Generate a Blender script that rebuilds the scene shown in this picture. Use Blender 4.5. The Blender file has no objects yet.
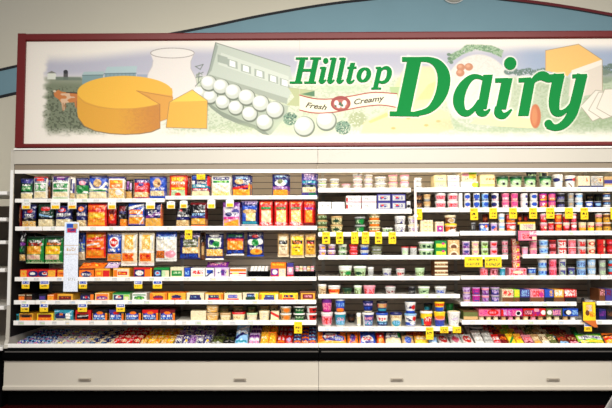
import bpy, math, random
import numpy as np
from mathutils import Matrix, Vector

# ------------------------------------------------------------------ camera
F = 600.0
DIST = 4.76
EYE = 1.30
CX = 306.0
cam_data = bpy.data.cameras.new('camera')
cam = bpy.data.objects.new('camera', cam_data)
bpy.context.collection.objects.link(cam)
cam_data.sensor_width = 36.0
cam_data.lens = F / 612.0 * 36.0
cam_data.clip_start = 0.05
cam_loc = Vector((0.0, -DIST, EYE))
PITCH, YAW, ROLL = math.radians(3.5), math.radians(0.53), math.radians(-0.13)
rot = Matrix.Rotation(YAW, 3, 'Z') @ Matrix.Rotation(math.radians(90) + PITCH, 3, 'X') @ Matrix.Rotation(ROLL, 3, 'Z')
cam.matrix_world = Matrix.Translation(cam_loc) @ rot.to_4x4()
bpy.context.scene.camera = cam

# ------------------------------------------------------------------ world, light, exposure
scn = bpy.context.scene
scn.view_settings.view_transform = 'Standard'
scn.view_settings.look = 'None'
scn.view_settings.gamma = 1.0
scn.view_settings.use_curve_mapping = False
scn.view_settings.exposure = 0.0
world = bpy.data.worlds.new('store_air')
scn.world = world
world.use_nodes = True
world.node_tree.nodes['Background'].inputs[0].default_value = (0.9, 0.92, 1.0, 1)
world.node_tree.nodes['Background'].inputs[1].default_value = 0.36

def area(name, loc, rx, sx, sy, watts, col=(1, .96, .9), rz=0, spread=180):
    ld = bpy.data.lights.new(name, 'AREA')
    ld.shape = 'RECTANGLE'; ld.size = sx; ld.size_y = sy; ld.energy = watts; ld.color = col; ld.spread = math.radians(spread)
    o = bpy.data.objects.new(name, ld); bpy.context.collection.objects.link(o)
    o.location = loc; o.rotation_euler = (rx, 0, rz)
    return o
# rows of fluorescent troffers on the store ceiling over the aisle
area('ceiling_light_near_case', (0.5, -2.9, 3.5), math.radians(50), 5.4, 0.4, 74, spread=112)
area('ceiling_light_over_aisle', (0.8, -5.6, 3.5), math.radians(64), 5.4, 0.5, 74, spread=76)

# ------------------------------------------------------------------ helpers
R3 = np.array(rot)
CAM = np.array(cam_loc)
def at(px, py, Y):
    """point of the vertical plane y=Y seen at photo position (px,py)"""
    d = R3 @ np.array([(px - 306.0) / F, -(py - 204.0) / F, -1.0])
    t = (Y - CAM[1]) / d[1]
    p = CAM + d * t
    return p[0], p[2]
def X(px, Y, py=260): return at(px, py, Y)[0]
def Z(py, Y, px=306): return at(px, py, Y)[1]
def proj(x, y, z):
    v = R3.T @ (np.array([x, y, z]) - CAM)
    return 306 + F * v[0] / -v[2], 204 - F * v[1] / -v[2]

def lin(c):
    c = np.asarray(c, dtype=float) / 255.0
    return np.where(c <= 0.04045, c / 12.92, ((c + 0.055) / 1.055) ** 2.4)

def new_mat(name, rgb=None, rough=.5, metal=0.0, attr=False, noise=0.0, nscale=30, spec=.5, emis=None, coat=0.0):
    m = bpy.data.materials.new(name); m.use_nodes = True
    nt = m.node_tree; b = nt.nodes['Principled BSDF']
    b.inputs['Roughness'].default_value = rough
    b.inputs['Metallic'].default_value = metal
    b.inputs['Specular IOR Level'].default_value = spec
    b.inputs['Coat Weight'].default_value = coat
    if attr:
        a = nt.nodes.new('ShaderNodeVertexColor'); a.layer_name = 'print'
        nt.links.new(a.outputs['Color'], b.inputs['Base Color'])
    else:
        col = tuple(lin(rgb)) + (1,)
        if noise > 0:
            tc = nt.nodes.new('ShaderNodeTexCoord'); n = nt.nodes.new('ShaderNodeTexNoise')
            n.inputs['Scale'].default_value = nscale; n.inputs['Detail'].default_value = 4
            r = nt.nodes.new('ShaderNodeMix'); r.data_type = 'RGBA'
            nt.links.new(tc.outputs['Object'], n.inputs['Vector'])
            nt.links.new(n.outputs['Fac'], r.inputs['Factor'])
            r.inputs[6].default_value = tuple(c * (1 - noise) for c in col[:3]) + (1,)
            r.inputs[7].default_value = tuple(min(1, c * (1 + noise)) for c in col[:3]) + (1,)
            nt.links.new(r.outputs[2], b.inputs['Base Color'])
        else:
            b.inputs['Base Color'].default_value = col
    if emis:
        b.inputs['Emission Color'].default_value = tuple(lin(emis[0])) + (1,)
        b.inputs['Emission Strength'].default_value = emis[1]
    return m

M = {}
M['film'] = new_mat('printed_film', attr=True, rough=.22, spec=.6)
M['carton'] = new_mat('printed_carton', attr=True, rough=.5, spec=.35)
M['plastic'] = new_mat('printed_plastic', attr=True, rough=.35, spec=.5)
M['paper'] = new_mat('printed_paper', attr=True, rough=.7, spec=.2)
M['mural'] = new_mat('sign_print', attr=True, rough=.55, spec=.3)
M['case'] = new_mat('cream_enamel', (190, 184, 170), .45, noise=.04, nscale=3)
M['panel'] = new_mat('beige_enamel', (198, 190, 174), .42, noise=.05, nscale=2)
M['rail'] = new_mat('white_price_rail', (246, 243, 236), .35)
M['deck'] = new_mat('shelf_steel', (214, 208, 196), .5, noise=.06)
M['back'] = new_mat('grey_back_steel', (226, 210, 188), .5, noise=.06, nscale=8)
M['slot'] = new_mat('dark_slot', (120, 110, 98), .7)
M['black'] = new_mat('black_rubber', (2, 2, 2), .6, spec=.04)
M['chrome'] = new_mat('grey_trim', (120, 116, 110), .3, metal=.6)
M['maroon'] = new_mat('maroon_frame', (104, 17, 15), .4, noise=.12, nscale=4, spec=.35)
M['green'] = new_mat('sign_green', (26, 126, 60), .8, noise=.04, spec=.05)
M['textdark'] = new_mat('ribbon_lettering', (58, 50, 32), .6)
M['wall'] = new_mat('painted_wall', (232, 224, 200), .8, noise=.03, nscale=2)
M['blue'] = new_mat('wall_blue_paint', (128, 164, 174), .7, noise=.06, nscale=3)
M['dark'] = new_mat('wall_dark_stripe', (24, 26, 30), .7)
M['redstripe'] = new_mat('wall_red_stripe', (110, 22, 28), .7)
M['floor'] = new_mat('dark_red_floor', (52, 8, 9), .25, noise=.35, nscale=5)
M['wire'] = new_mat('zinc_wire', (150, 150, 150), .3, metal=.8)
M['lamp'] = new_mat('lamp_tube', (255, 255, 255), .4, emis=((255, 244, 224), 8.5))
M['white'] = new_mat('white_plastic', (238, 236, 230), .4)
M['post'] = new_mat('pinkish_strip', (236, 214, 204), .4)
M['dark_sheet'] = new_mat('dark_inner_sheet', (34, 31, 30), .6, spec=.2)  # for the sheet added to darken the end panel inside
M['plate'] = new_mat('dull_beige_plate', (158, 149, 132), .5)
M['taupe'] = new_mat('taupe_shade', (136, 122, 102), .5)  # shade under the canopy fascia, put into the colour
M['clip'] = new_mat('black_frame', (20, 20, 22), .4)

col = bpy.context.collection
def link(o, parent=None):
    col.objects.link(o)
    if parent is not None: o.parent = parent
    return o
def mesh_obj(name, verts, faces, mat, parent=None, colors=None, smooth=False, loc=None):
    me = bpy.data.meshes.new(name)
    me.from_pydata([tuple(v) for v in verts], [], [tuple(f) for f in faces])
    if colors is not None:
        a = me.color_attributes.new('print', 'FLOAT_COLOR', 'POINT')
        c = np.ones((len(verts), 4), dtype=np.float32); c[:, :3] = colors
        a.data.foreach_set('color', c.ravel())
    if smooth: me.polygons.foreach_set('use_smooth', [True] * len(me.polygons))
    me.materials.append(mat)
    me.update()
    o = bpy.data.objects.new(name, me)
    if loc is not None: o.location = loc
    return link(o, parent)
def empty(name, label=None, cat=None, loc=(0, 0, 0), group=None, kind=None, rot=(0, 0, 0)):
    o = bpy.data.objects.new(name, None); o.empty_display_size = .05
    link(o); o.location = loc; o.rotation_euler = rot
    tag(o, label, cat, group, kind); return o
def tag(o, label=None, cat=None, group=None, kind=None):
    if label: o['label'] = label
    if cat: o['category'] = cat
    if group: o['group'] = group
    if kind: o['kind'] = kind
    return o

class MB:
    def __init__(s): s.v = []; s.f = []
    def box(s, x0, x1, y0, y1, z0, z1, bev=0.0):
        n = len(s.v)
        if bev <= 0:
            s.v += [(x0, y0, z0), (x1, y0, z0), (x1, y1, z0), (x0, y1, z0), (x0, y0, z1), (x1, y0, z1), (x1, y1, z1), (x0, y1, z1)]
            s.f += [tuple(n + i for i in q) for q in ((3, 2, 1, 0), (4, 5, 6, 7), (0, 1, 5, 4), (1, 2, 6, 5), (2, 3, 7, 6), (3, 0, 4, 7))]
        else:   # chamfered along z-front edges and x ends
            b = bev
            pts = [(y0 + b, z0), (y1, z0), (y1, z1), (y0 + b, z1), (y0 + b * .3, z1 - b * .3), (y0, z1 - b), (y0, z0 + b), (y0 + b * .3, z0 + b * .3)]
            s.prism_x(pts, x0, x1)
        return s
    def prism_x(s, pts, x0, x1):
        n = len(s.v); k = len(pts)
        s.v += [(x0, y, z) for y, z in pts] + [(x1, y, z) for y, z in pts]
        s.f += [tuple(n + i for i in range(k))[::-1], tuple(n + k + i for i in range(k))]
        for i in range(k):
            j = (i + 1) % k
            s.f.append((n + i, n + j, n + k + j, n + k + i))
        return s
    def prism_y(s, pts, y0, y1):      # outline in x,z ; y0 = front
        n = len(s.v); k = len(pts)
        s.v += [(x, y0, z) for x, z in pts] + [(x, y1, z) for x, z in pts]
        s.f += [tuple(n + i for i in range(k)), tuple(n + k + i for i in range(k))[::-1]]
        for i in range(k):
            j = (i + 1) % k
            s.f.append((n + j, n + i, n + k + i, n + k + j))
        return s
    def tube(s, p, q, r, k=10):
        p = Vector(p); q = Vector(q); d = (q - p).normalized()
        a = d.orthogonal().normalized(); b = d.cross(a); n = len(s.v)
        for c in (p, q):
            for i in range(k):
                t = 2 * math.pi * i / k
                s.v.append(tuple(c + a * (r * math.cos(t)) + b * (r * math.sin(t))))
        s.f += [tuple(n + i for i in range(k))[::-1], tuple(n + k + i for i in range(k))]
        for i in range(k):
            j = (i + 1) % k
            s.f.append((n + i, n + j, n + k + j, n + k + i))
        return s
    def build(s, name, mat, parent=None, smooth=False):
        return mesh_obj(name, s.v, s.f, mat, parent, smooth=smooth)

# ------------------------------------------------------------------ package print
PAL = dict(n=(22, 26, 92), b=(30, 72, 176), k=(14, 12, 18), w=(230, 227, 220), c=(236, 216, 160), g=(18, 128, 52), y=(250, 206, 36),
           o=(240, 118, 24), r=(206, 28, 24), p=(112, 36, 132), m=(196, 40, 130), t=(196, 158, 104), e=(150, 150, 146), l=(140, 186, 224),
           a=(40, 140, 160), s=(108, 62, 30), d=(112, 14, 20), v=(196, 168, 206), i=(236, 150, 164), h=(150, 206, 50), j=(12, 56, 34),
           u=(60, 54, 130), f=(228, 212, 174), q=(192, 192, 186), x=(96, 104, 52), z=(180, 208, 160), Q=(226, 232, 244), G=(232, 168, 48), P=(226, 110, 140))
def C(ch): return np.array(PAL[ch], dtype=float)
def render_art(spec, w, h, seed=0):
    """spec: 'bg;r x0 y0 x1 y1 c;e cx cy rx ry c;t x0 y0 x1 y1 c;s x0 y0 x1 y1 c1c2;d x0 y0 x1 y1 wd c' with y downwards 0..1"""
    rs = np.random.RandomState((abs(hash_str(spec)) + seed) % 2 ** 31)
    img = np.zeros((h, w, 3)); yy, xx = np.mgrid[0:h, 0:w]
    u = (xx + .5) / w; v = (yy + .5) / h
    win = None; lab = None
    for k, op in enumerate(spec.split(';')):
        t = op.split()
        if k == 0:
            img[:] = C(t[0]); continue
        o = t[0]; n = [float(q) for q in t[1:] if q[0] in '0123456789.-']; c = t[-1]
        if o == 'r':
            m = (u >= n[0]) & (u <= n[2]) & (v >= n[1]) & (v <= n[3]); img[m] = C(c)
        elif o == 'e':
            m = ((u - n[0]) / n[2]) ** 2 + ((v - n[1]) / n[3]) ** 2 <= 1; img[m] = C(c)
            if lab is None: lab = (n[0] - n[2], n[1] - n[3], n[0] + n[2], n[1] + n[3])
        elif o == 'd':       # slanted band
            dx, dy = n[2] - n[0], n[3] - n[1]; L = math.hypot(dx, dy)
            s = ((u - n[0]) * dx + (v - n[1]) * dy) / L; dd = np.abs((u - n[0]) * dy - (v - n[1]) * dx) / L
            m = (s >= 0) & (s <= L) & (dd <= n[4] / 2); img[m] = C(c)
        elif o == 't':
            m = (u >= n[0]) & (u <= n[2]) & (v >= n[1]) & (v <= n[3])
            glyph = rs.rand(h // 2 + 1, w) < .62
            gcol = rs.rand(w) < .85
            pat = np.repeat(glyph, 2, axis=0)[:h] & gcol[None, :]
            img[m & pat] = C(c)
            if lab is None: lab = (n[0], n[1] - .03, n[2], n[3] + .03)
        elif o == 's':
            m = (u >= n[0]) & (u <= n[2]) & (v >= n[1]) & (v <= n[3])
            ks = rs.randint(0, len(c), (h, w))
            ks = np.where(rs.rand(h, w) < .35, np.roll(ks, 1, axis=1), ks)
            pal = np.array([C(q) for q in c])
            base = pal[ks]
            img[m] = base[m]
            if win is None: win = (n[0], n[1], n[2], n[3])
    img = np.clip(img * (1 + .05 * rs.randn(h, w, 1)), 0, 255)
    return lin(img), win, lab
def hash_str(s):
    h = 7
    for ch in s: h = (h * 31 + ord(ch)) % 1000003
    return h

CELL = 250.0
def grid_faces(nu, nv, off=0):
    f = []
    for j in range(nv - 1):
        for i in range(nu - 1):
            a = off + j * nu + i
            f.append((a, a + nu, a + nu + 1, a + 1))
    return f

def make_bag(name, w, h, spec, t=.022, parent=None, seed=0, mat='film', lie=False, root=None):
    """soft pouch: pouch film, crimped seals, cheese window and brand patch as parts. front faces -y, stands on z=0"""
    nu = max(8, int(w * CELL)) + 1; nv = max(8, int(h * CELL)) + 1
    img, win, lab = render_art(spec, nu, nv, seed)
    rs = np.random.RandomState(seed + 5); ph = rs.rand(6) * 6.28
    def T(u, v):
        e = np.clip(np.sin(np.pi * u), 0, 1) ** .55 * np.clip(np.sin(np.pi * np.clip((v - .05) / .9, 0, 1)), 0, 1) ** .5
        wr = 0.0034 * np.sin(14 * u + 9 * v + ph[0]) + .0030 * np.sin(23 * v - 11 * u + ph[1]) + .0012 * np.sin(41 * u + ph[2]) + .0016 * np.sin(37 * v + 19 * u + ph[3])
        return t * e * (1 + .25 * (v - .5)) + wr * e
    def S(u, v):
        xe = w * (u - .5) * (1 - .025 * np.sin(np.pi * v))
        return xe, -T(u, v), h * (1 - v)
    u, v = np.meshgrid(np.linspace(0, 1, nu), np.linspace(0, 1, nv))
    x, y, z = S(u, v)
    V = np.stack([x, y, z], -1).reshape(-1, 3)
    faces = grid_faces(nu, nv)
    # back sheet, coarse
    bu = 7; bv = 7; ub, vb = np.meshgrid(np.linspace(0, 1, bu), np.linspace(0, 1, bv))
    xb, yb, zb = S(ub, vb); VB = np.stack([xb, .35 * T(ub, vb) + .0004, zb], -1).reshape(-1, 3)
    faces += [tuple(reversed(q)) for q in grid_faces(bu, bv, len(V))]
    cb = np.tile(lin(C(spec.split(';')[0].strip())), (len(VB), 1))
    mesh_obj('pouch', np.vstack([V, VB]), faces, M[mat], root, np.vstack([img.reshape(-1, 3), cb]), smooth=True)
    def patch(nm, rc, off, margin=0):
        a0, b0, a1, b1 = [min(.99, max(.01, q)) for q in rc]
        if a1 - a0 < .05 or b1 - b0 < .03: return
        pu = max(3, int((a1 - a0) * nu)); pv = max(3, int((b1 - b0) * nv))
        u, v = np.meshgrid(np.linspace(a0, a1, pu), np.linspace(b0, b1, pv))
        x, y, z = S(u, v)
        P = np.stack([x, y - off, z], -1).reshape(-1, 3)
        ci = img[np.clip((v * nv).astype(int), 0, nv - 1), np.clip((u * nu).astype(int), 0, nu - 1)].reshape(-1, 3)
        o = mesh_obj(nm, P, grid_faces(pu, pv), M[mat], root, ci, smooth=True)
    if win: patch('cheese_window', win, .0009)
    if lab: patch('brand_patch', lab, .0014)
    # crimped seals
    for nm, z0, z1 in (('top_seal', h * .955, h * 1.0), ('bottom_seal', 0.0, h * .04)):
        k = 24; Vs = []; Fs = []
        for i in range(k + 1):
            xx = w * .5 * (2 * i / k - 1); yy = -.002 - .0018 * (i % 2)
            Vs += [(xx, yy, z0), (xx, yy, z1), (xx, .002, z1), (xx, .002, z0)]
        for i in range(k):
            a = 4 * i; b = a + 4
            Fs += [(a, b, b + 1, a + 1), (a + 1, b + 1, b + 2, a + 2), (a + 2, b + 2, b + 3, a + 3), (a + 3, b + 3, b, a)]
        Fs += [(0, 1, 2, 3), tuple(4 * k + q for q in (3, 2, 1, 0))]
        row = img[2 if nm == 'top_seal' else -3, nu // 2]
        mesh_obj(nm, Vs, Fs, M[mat], root, np.tile(row * .9, (len(Vs), 1)))

def make_carton(w, h, d, spec, root, seed=0, mat='carton', top=None, cell=CELL, rnd=.003):
    nu = max(6, int(w * cell)) + 1; nv = max(5, int(h * cell)) + 1
    img, win, lab = render_art(spec, nu, nv, seed)
    u, v = np.meshgrid(np.linspace(0, 1, nu), np.linspace(0, 1, nv))
    yy = np.zeros_like(u); edge = (u == 0) | (u == 1) | (v == 0) | (v == 1); yy[edge] = rnd
    V = np.stack([w * (u - .5), yy, h * (1 - v)], -1).reshape(-1, 3); n = len(V)
    faces = grid_faces(nu, nv)
    bg = lin(C(spec.split(';')[0].strip())); tc = lin(C(top)) if top else bg
    r = min(.004, w * .1)
    B = [(-w / 2, rnd, 0), (w / 2, rnd, 0), (w / 2, d, 0), (-w / 2, d, 0), (-w / 2, rnd, h), (w / 2, rnd, h), (w / 2, d, h), (-w / 2, d, h)]
    faces += [tuple(n + i for i in q) for q in ((3, 2, 1, 0), (1, 2, 6, 5), (2, 3, 7, 6), (3, 0, 4, 7))]
    # top with its own colour and overlap flap line
    T0 = len(B); B += [(-w / 2, rnd, h), (w / 2, rnd, h), (w / 2, d, h), (-w / 2, d, h)]
    faces.append(tuple(n + T0 + i for i in range(4)))
    cols = np.vstack([img.reshape(-1, 3), np.tile(bg, (8, 1)), np.tile(tc, (4, 1))])
    mesh_obj('carton', np.vstack([V, np.array(B)]), faces, M[mat], root, cols)
    if lab:
        a0, b0, a1, b1 = [min(.97, max(.03, q)) for q in lab]
        pu = max(3, int((a1 - a0) * nu)); pv = max(3, int((b1 - b0) * nv))
        u, v = np.meshgrid(np.linspace(a0, a1, pu), np.linspace(b0, b1, pv))
        ci = img[np.clip((v * nv).astype(int), 0, nv - 1), np.clip((u * nu).astype(int), 0, nu - 1)].reshape(-1, 3)
        P = np.stack([w * (u - .5), np.full_like(u, -.0009), h * (1 - v)], -1).reshape(-1, 3)
        mesh_obj('front_label', P, grid_faces(pu, pv), M[mat], root, ci)

def make_tub(w, h, spec, lid, root, seed=0, taper=.82, power=2.0, lidh=.16, mat='plastic'):
    """tapered cup with rolled rim and snap lid"""
    R = w / 2; NU = 40; nv = max(5, int(h * (1 - lidh) * CELL)) + 1
    img, _, _ = render_art(spec, NU // 2, nv, seed)
    hz = h * (1 - lidh)
    def ring(r, z):
        o = []
        for i in range(NU):
            th = 2 * math.pi * i / NU
            c, s = math.cos(th), math.sin(th)
            k = (abs(c) ** power + abs(s) ** power) ** (-1 / power)
            o.append((r * k * c, r * k * s, z))
        return o
    V = []; cols = []
    rings = []
    for j in range(nv):
        f = 1 - j / (nv - 1)           # 1 at top row
        z = hz * f
        r = R * .96 * (taper + (1 - taper) * f)
        if j == nv - 1: r -= .002
        rings.append(len(V)); V += ring(r, z)
        for i in range(NU):
            th = 2 * math.pi * i / NU
            uu = ((th - math.pi) % math.pi) / math.pi
            cols.append(img[j, min(NU // 2 - 1, int(uu * NU / 2))])
    faces = []
    for j in range(nv - 1):
        for i in range(NU):
            k = (i + 1) % NU
            faces.append((rings[j] + i, rings[j + 1] + i, rings[j + 1] + k, rings[j] + k))
    faces.append(tuple(rings[-1] + i for i in range(NU))[::-1]); faces.append(tuple(rings[0] + i for i in range(NU)))
    mesh_obj('cup', V, faces, M[mat], root, np.array(cols), smooth=False)
    prof = [(R * .97, hz - h * .02), (R, hz), (R, hz + h * lidh * .55), (R * .95, h * .985), (R * .86, h * .985), (R * .83, h * .955), (R * .02, h * .955)]
    V = []; faces = []
    for r, z in prof: V += ring(r, z)
    for j in range(len(prof) - 1):
        for i in range(NU):
            k = (i + 1) % NU
            faces.append((j * NU + i, j * NU + k, (j + 1) * NU + k, (j + 1) * NU + i))
    faces.append(tuple((len(prof) - 1) * NU + i for i in range(NU))); faces.append(tuple(range(NU))[::-1])
    lc = np.tile(lin(C(lid[-1])), (len(V), 1)); lc[:4 * NU] = lin(C(lid[0]))
    mesh_obj('lid', V, faces, M[mat], root, lc)

def make_tray(w, h, d, pieces, root, seed=0):
    """open black tray"""
    m = MB(); t = .004
    m.box(-w / 2, w / 2, 0, d, 0, t); m.box(-w / 2, w / 2, 0, t, 0, h); m.box(-w / 2, w / 2, d - t, d, 0, h)
    m.box(-w / 2, -w / 2 + t, 0, d, 0, h); m.box(w / 2 - t, w / 2, 0, d, 0, h)
    m.build('tray', M['black'], root)
    r = MB(); r.box(-w / 2 - .003, w / 2 + .003, -.004, .004, h - .006, h); r.box(-w / 2 - .003, w / 2 + .003, d - .004, d + .004, h - .006, h)
    r.build('rim', M['clip'], root)

def copy_tree(o, parent=None):
    c = o.copy(); col.objects.link(c)
    if parent is not None: c.parent = parent
    for ch in [q for q in o.children]: copy_tree(ch, c)
    return c
# ------------------------------------------------------------------ room
ZF = 0.0
def structure(o): o['kind'] = 'structure'; return o
structure(MB().box(-6, 6, -9, 1.12, -.08, 0).build('floor', M['floor']))
WY = 1.12
structure(MB().box(-6, 6, WY, WY + .12, 0, 4.6).build('wall_back', M['wall']))
# painted swoosh on the wall: blue field between a dark line and a dark red line
def wall_strip(name, up, lo, mat, y0):
    m = MB()
    for i in range(len(up) - 1):
        P = [at(*up[i], WY), at(*up[i + 1], WY), at(*lo[i + 1], WY), at(*lo[i], WY)]
        m.prism_y([P[3], P[2], P[1], P[0]], WY - y0, WY)
    return structure(m.build(name, mat))
def arc(pts, n=40):
    """Catmull-Rom through pts"""
    out = []; p = [pts[0]] + pts + [pts[-1]]
    for i in range(1, len(p) - 2):
        for k in range(8):
            t = k / 8
            out.append(tuple(.5 * (2 * p[i][a] + (p[i + 1][a] - p[i - 1][a]) * t + (2 * p[i - 1][a] - 5 * p[i][a] + 4 * p[i + 1][a] - p[i + 2][a]) * t * t + (3 * p[i][a] - p[i - 1][a] - 3 * p[i + 1][a] + p[i + 2][a]) * t ** 3) for a in (0, 1)))
    out.append(pts[-1]); return out
U = arc([(-130, 100), (-60, 82), (0, 70), (60, 56), (120, 43.5), (200, 28.5), (260, 16), (320, 5.5), (365, 0), (440, -7), (510, 0), (560, 6.5), (612, 15.5), (680, 29), (750, 46)])
Lo = [(x, y + 26 + max(0, min(1, (x - 20) / 180)) * 60) for x, y in U]
wall_strip('trim_1', U, Lo, M['blue'], .002)
ha = [p for p in U if p[0] <= 441]; hb = [p for p in U if p[0] >= 439]
wall_strip('trim_2', [(x, y - 1.3) for x, y in ha], [(x, y + 1.3) for x, y in ha], M['dark'], .005)
wall_strip('trim_3', [(x, y - 2.2) for x, y in hb], [(x, y + .6) for x, y in hb], M['redstripe'], .005)
wall_strip('trim_5', [(x, y + .6) for x, y in hb], [(x, y + 1.8) for x, y in hb], M['dark'], .006)
lb = [p for p in Lo if p[0] < 40]
wall_strip('trim_4', [(x, y - .5) for x, y in lb], [(x, y + 2.4) for x, y in lb], M['dark'], .005)
# round dish on the wall just at the top edge
dx, dz = at(453.5, -9, WY)
e = empty('wall_dish', 'pale round dish fixed to the blue wall above the sign', 'wall dish', (dx, WY - .003, dz))
def lathe_y(name, prof, mat, parent, k=40):
    V = []; Fc = []
    for r, y in prof:
        for i in range(k):
            a = 2 * math.pi * i / k; V.append((r * math.cos(a), -y, r * math.sin(a)))
    for j in range(len(prof) - 1):
        for i in range(k):
            q = (i + 1) % k; Fc.append((j * k + i, j * k + q, (j + 1) * k + q, (j + 1) * k + i))
    Fc.append(tuple((len(prof) - 1) * k + i for i in range(k))); Fc.append(tuple(range(k))[::-1])
    return mesh_obj(name, V, Fc, mat, parent, smooth=True)
lathe_y('dish', [(.125, 0), (.125, .02), (.115, .035), (.07, .055), (.02, .06)], M['case'], e)
lathe_y('rim', [(.13, 0), (.135, .008), (.13, .016)], M['white'], e)

# ------------------------------------------------------------------ the two refrigerated cases
YB = 0.70            # back panel
YC = 0.004            # fascia plane
XS = X(318.2, 0.0)   # seam between the cases
XL = X(3.3, 0.0, 380)
XR = X(318.2, 0) + (XS - XL)
zt = Z(148.3, YC); zs = Z(163, YC); zl = Z(169.0, YC); zl2 = Z(172.6, .02)
zlip = Z(343.8, 0.0); zlip2 = Z(347.6, 0.0)
zb1 = Z(361, 0.0); zp = Z(390.6, 0.0)
PXS = {}
def make_case(name, label, x0, x1, left_end, handles):
    c = empty(name, label, 'refrigerated case', ((x0 + x1) / 2, 0.35, 0), group='open front dairy cases')
    def b(m, nm, mat, p=c):
        o = m.build(nm, mat, p); o.location = (-c.location.x, -c.location.y, 0); return o
    g = .0015; x0 += g; x1 -= g
    xc0 = x0 + (.034 if left_end else 0)
    b(MB().box(xc0, x1, YB, YB + .05, .12, zt - .01), 'back_panel', M['back'])
    # slotted uprights and horizontal ridges on the back
    rid = MB()
    for k in range(26):
        z = zlip + .06 + k * .058
        if z < zt - .12: rid.box(xc0, x1, YB - .003, YB, z, z + .006)
    b(rid, 'back_ridges', M['slot'])
    for k in range(3):
        xx = x0 + .05 + k * (x1 - x0 - .08) / 2
        b(MB().box(xx - .014, xx + .014, YB - .012, YB, zlip - .03, zt - .12), 'slotted_upright', M['deck'])
    # canopy
    b(MB().prism_x([(YC, zs), (YC + .012, zs - .004), (YC + .05, zs - .004), (YC + .05, zt - .05), (.78, zt - .05), (.78, zt), (YC, zt)], xc0, x1), 'canopy', M['case'])
    b(MB().prism_x([(YC + .014, zs - .004), (YC + .013, zl + .002), (YC + .05, zl + .002), (YC + .05, zs - .004)], xc0, x1), 'canopy_shade_strip', M['taupe'])  # strip below the fascia, its brownish shadow painted as taupe
    b(MB().prism_x([(YC - .012, zt - .006), (YC - .012, zt + .006), (YC + .06, zt + .006), (YC + .06, zt - .006)], xc0, x1), 'canopy_trim', M['white'])
    b(MB().box(xc0, x1, .018, .032, zl2, zl + .002), 'canopy_rail', M['rail'])
    L = (x1 - x0)
    for k in range(2):
        lamp = MB(); lamp.tube((x0 + .05 + k * L / 2, .07, zl + .03), (x0 + L / 2 - .05 + k * L / 2, .07, zl + .03), .016, 12)
        b(lamp, 'lamp_tube', M['lamp'])
    # well
    b(MB().prism_x([(.012, zlip - .05), (.012, zlip - .035), (YB, zlip + .035), (YB, zlip - .02)], xc0 + .002, x1 - .002), 'well_deck', M['deck'])
    b(MB().box(x0, x1, -.004, .01, zlip2, zlip + .002, .003), 'well_rail', M['rail'])
    tk = MB()
    rs = random.Random(4 if left_end else 9)
    xx = x0 + .1
    # bumper : black, with a grey trim line
    xb0 = x0 + (.0 if left_end else 0)
    zbt = zlip2 - .002; h = zbt - zb1
    b(MB().prism_x([(.02, zb1), (-.012, zb1 + .006), (-.03, zb1 + h * .3), (-.03, zb1 + h * .8), (-.015, zbt - .002), (.02, zbt)], xb0, x1), 'bumper', M['black'])
    b(MB().box(xb0 + .02, x1, -.0335, -.028, zbt - .028, zbt - .019), 'bumper_trim', M['chrome'])
    # lower access panel
    hz = zb1 - zp
    b(MB().prism_x([(.0, zp + .04), (.006, zb1), (.4, zb1), (.4, zp), (-.004, zp), (-.012, zp + .01), (-.012, zp + .03)], x0, x1), 'lower_panel', M['panel'])
    b(MB().box(x0, x1, .08, .4, 0.0, zp - .002), 'kick_plate', M['black'])
    for hx in handles:
        xc, zc = at(hx, 379.5, 0)
        b(MB().box(xc - .048, xc + .048, -.012, .006, zc - .011, zc + .011, .004), 'vent_label', M['plate'])
        b(MB().box(xc - .036, xc + .036, -.015, -.010, zc - .003, zc + .005), 'vent_slot', M['slot'])
    if left_end:
        xa = x0 - .002; t = .03
        m = MB().prism_x([(.0, zb1), (-.012, zlip2), (.0, zlip + .01), (.014, zlip + .03), (.02, zlip + .2), (.02, zl2 + .0), (.02, zt - .002), (.82, zt - .002), (.82, .0), (.41, 0), (.41, zb1), (.01, zb1 + .002)], xa + .001, xa + t)
        b(m, 'end_panel', M['case'])
        xi = xa + t
        b(MB().box(xi + .0003, xi + .0022, .026, YB - .002, zlip + .05, zl - .01), 'added_dark_sheet', M['dark_sheet'])  # added dark sheet that makes the end panel's inner face read dark
        b(MB().box(xa + .004, xi - .003, .015, .02, zlip + .3, zl), 'end_panel_trim', M['white'])
    else:
        m = MB().prism_x([(.0, zb1), (.0, zlip2), (.10, zlip + .03), (.10, zt - .06), (YB, zt - .06), (YB, zb1)], x1 - .02, x1)
        b(m, 'end_panel', M['case'])
    return c
case_l = make_case('refrigerated_case', 'left cream open refrigerated case, holding the bagged cheese', XL, XS, True, (85, 240))
case_r = make_case('refrigerated_case', 'right cream open refrigerated case, holding the yogurt cups and tubs', XS, XR, False, (397, 553))

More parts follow.
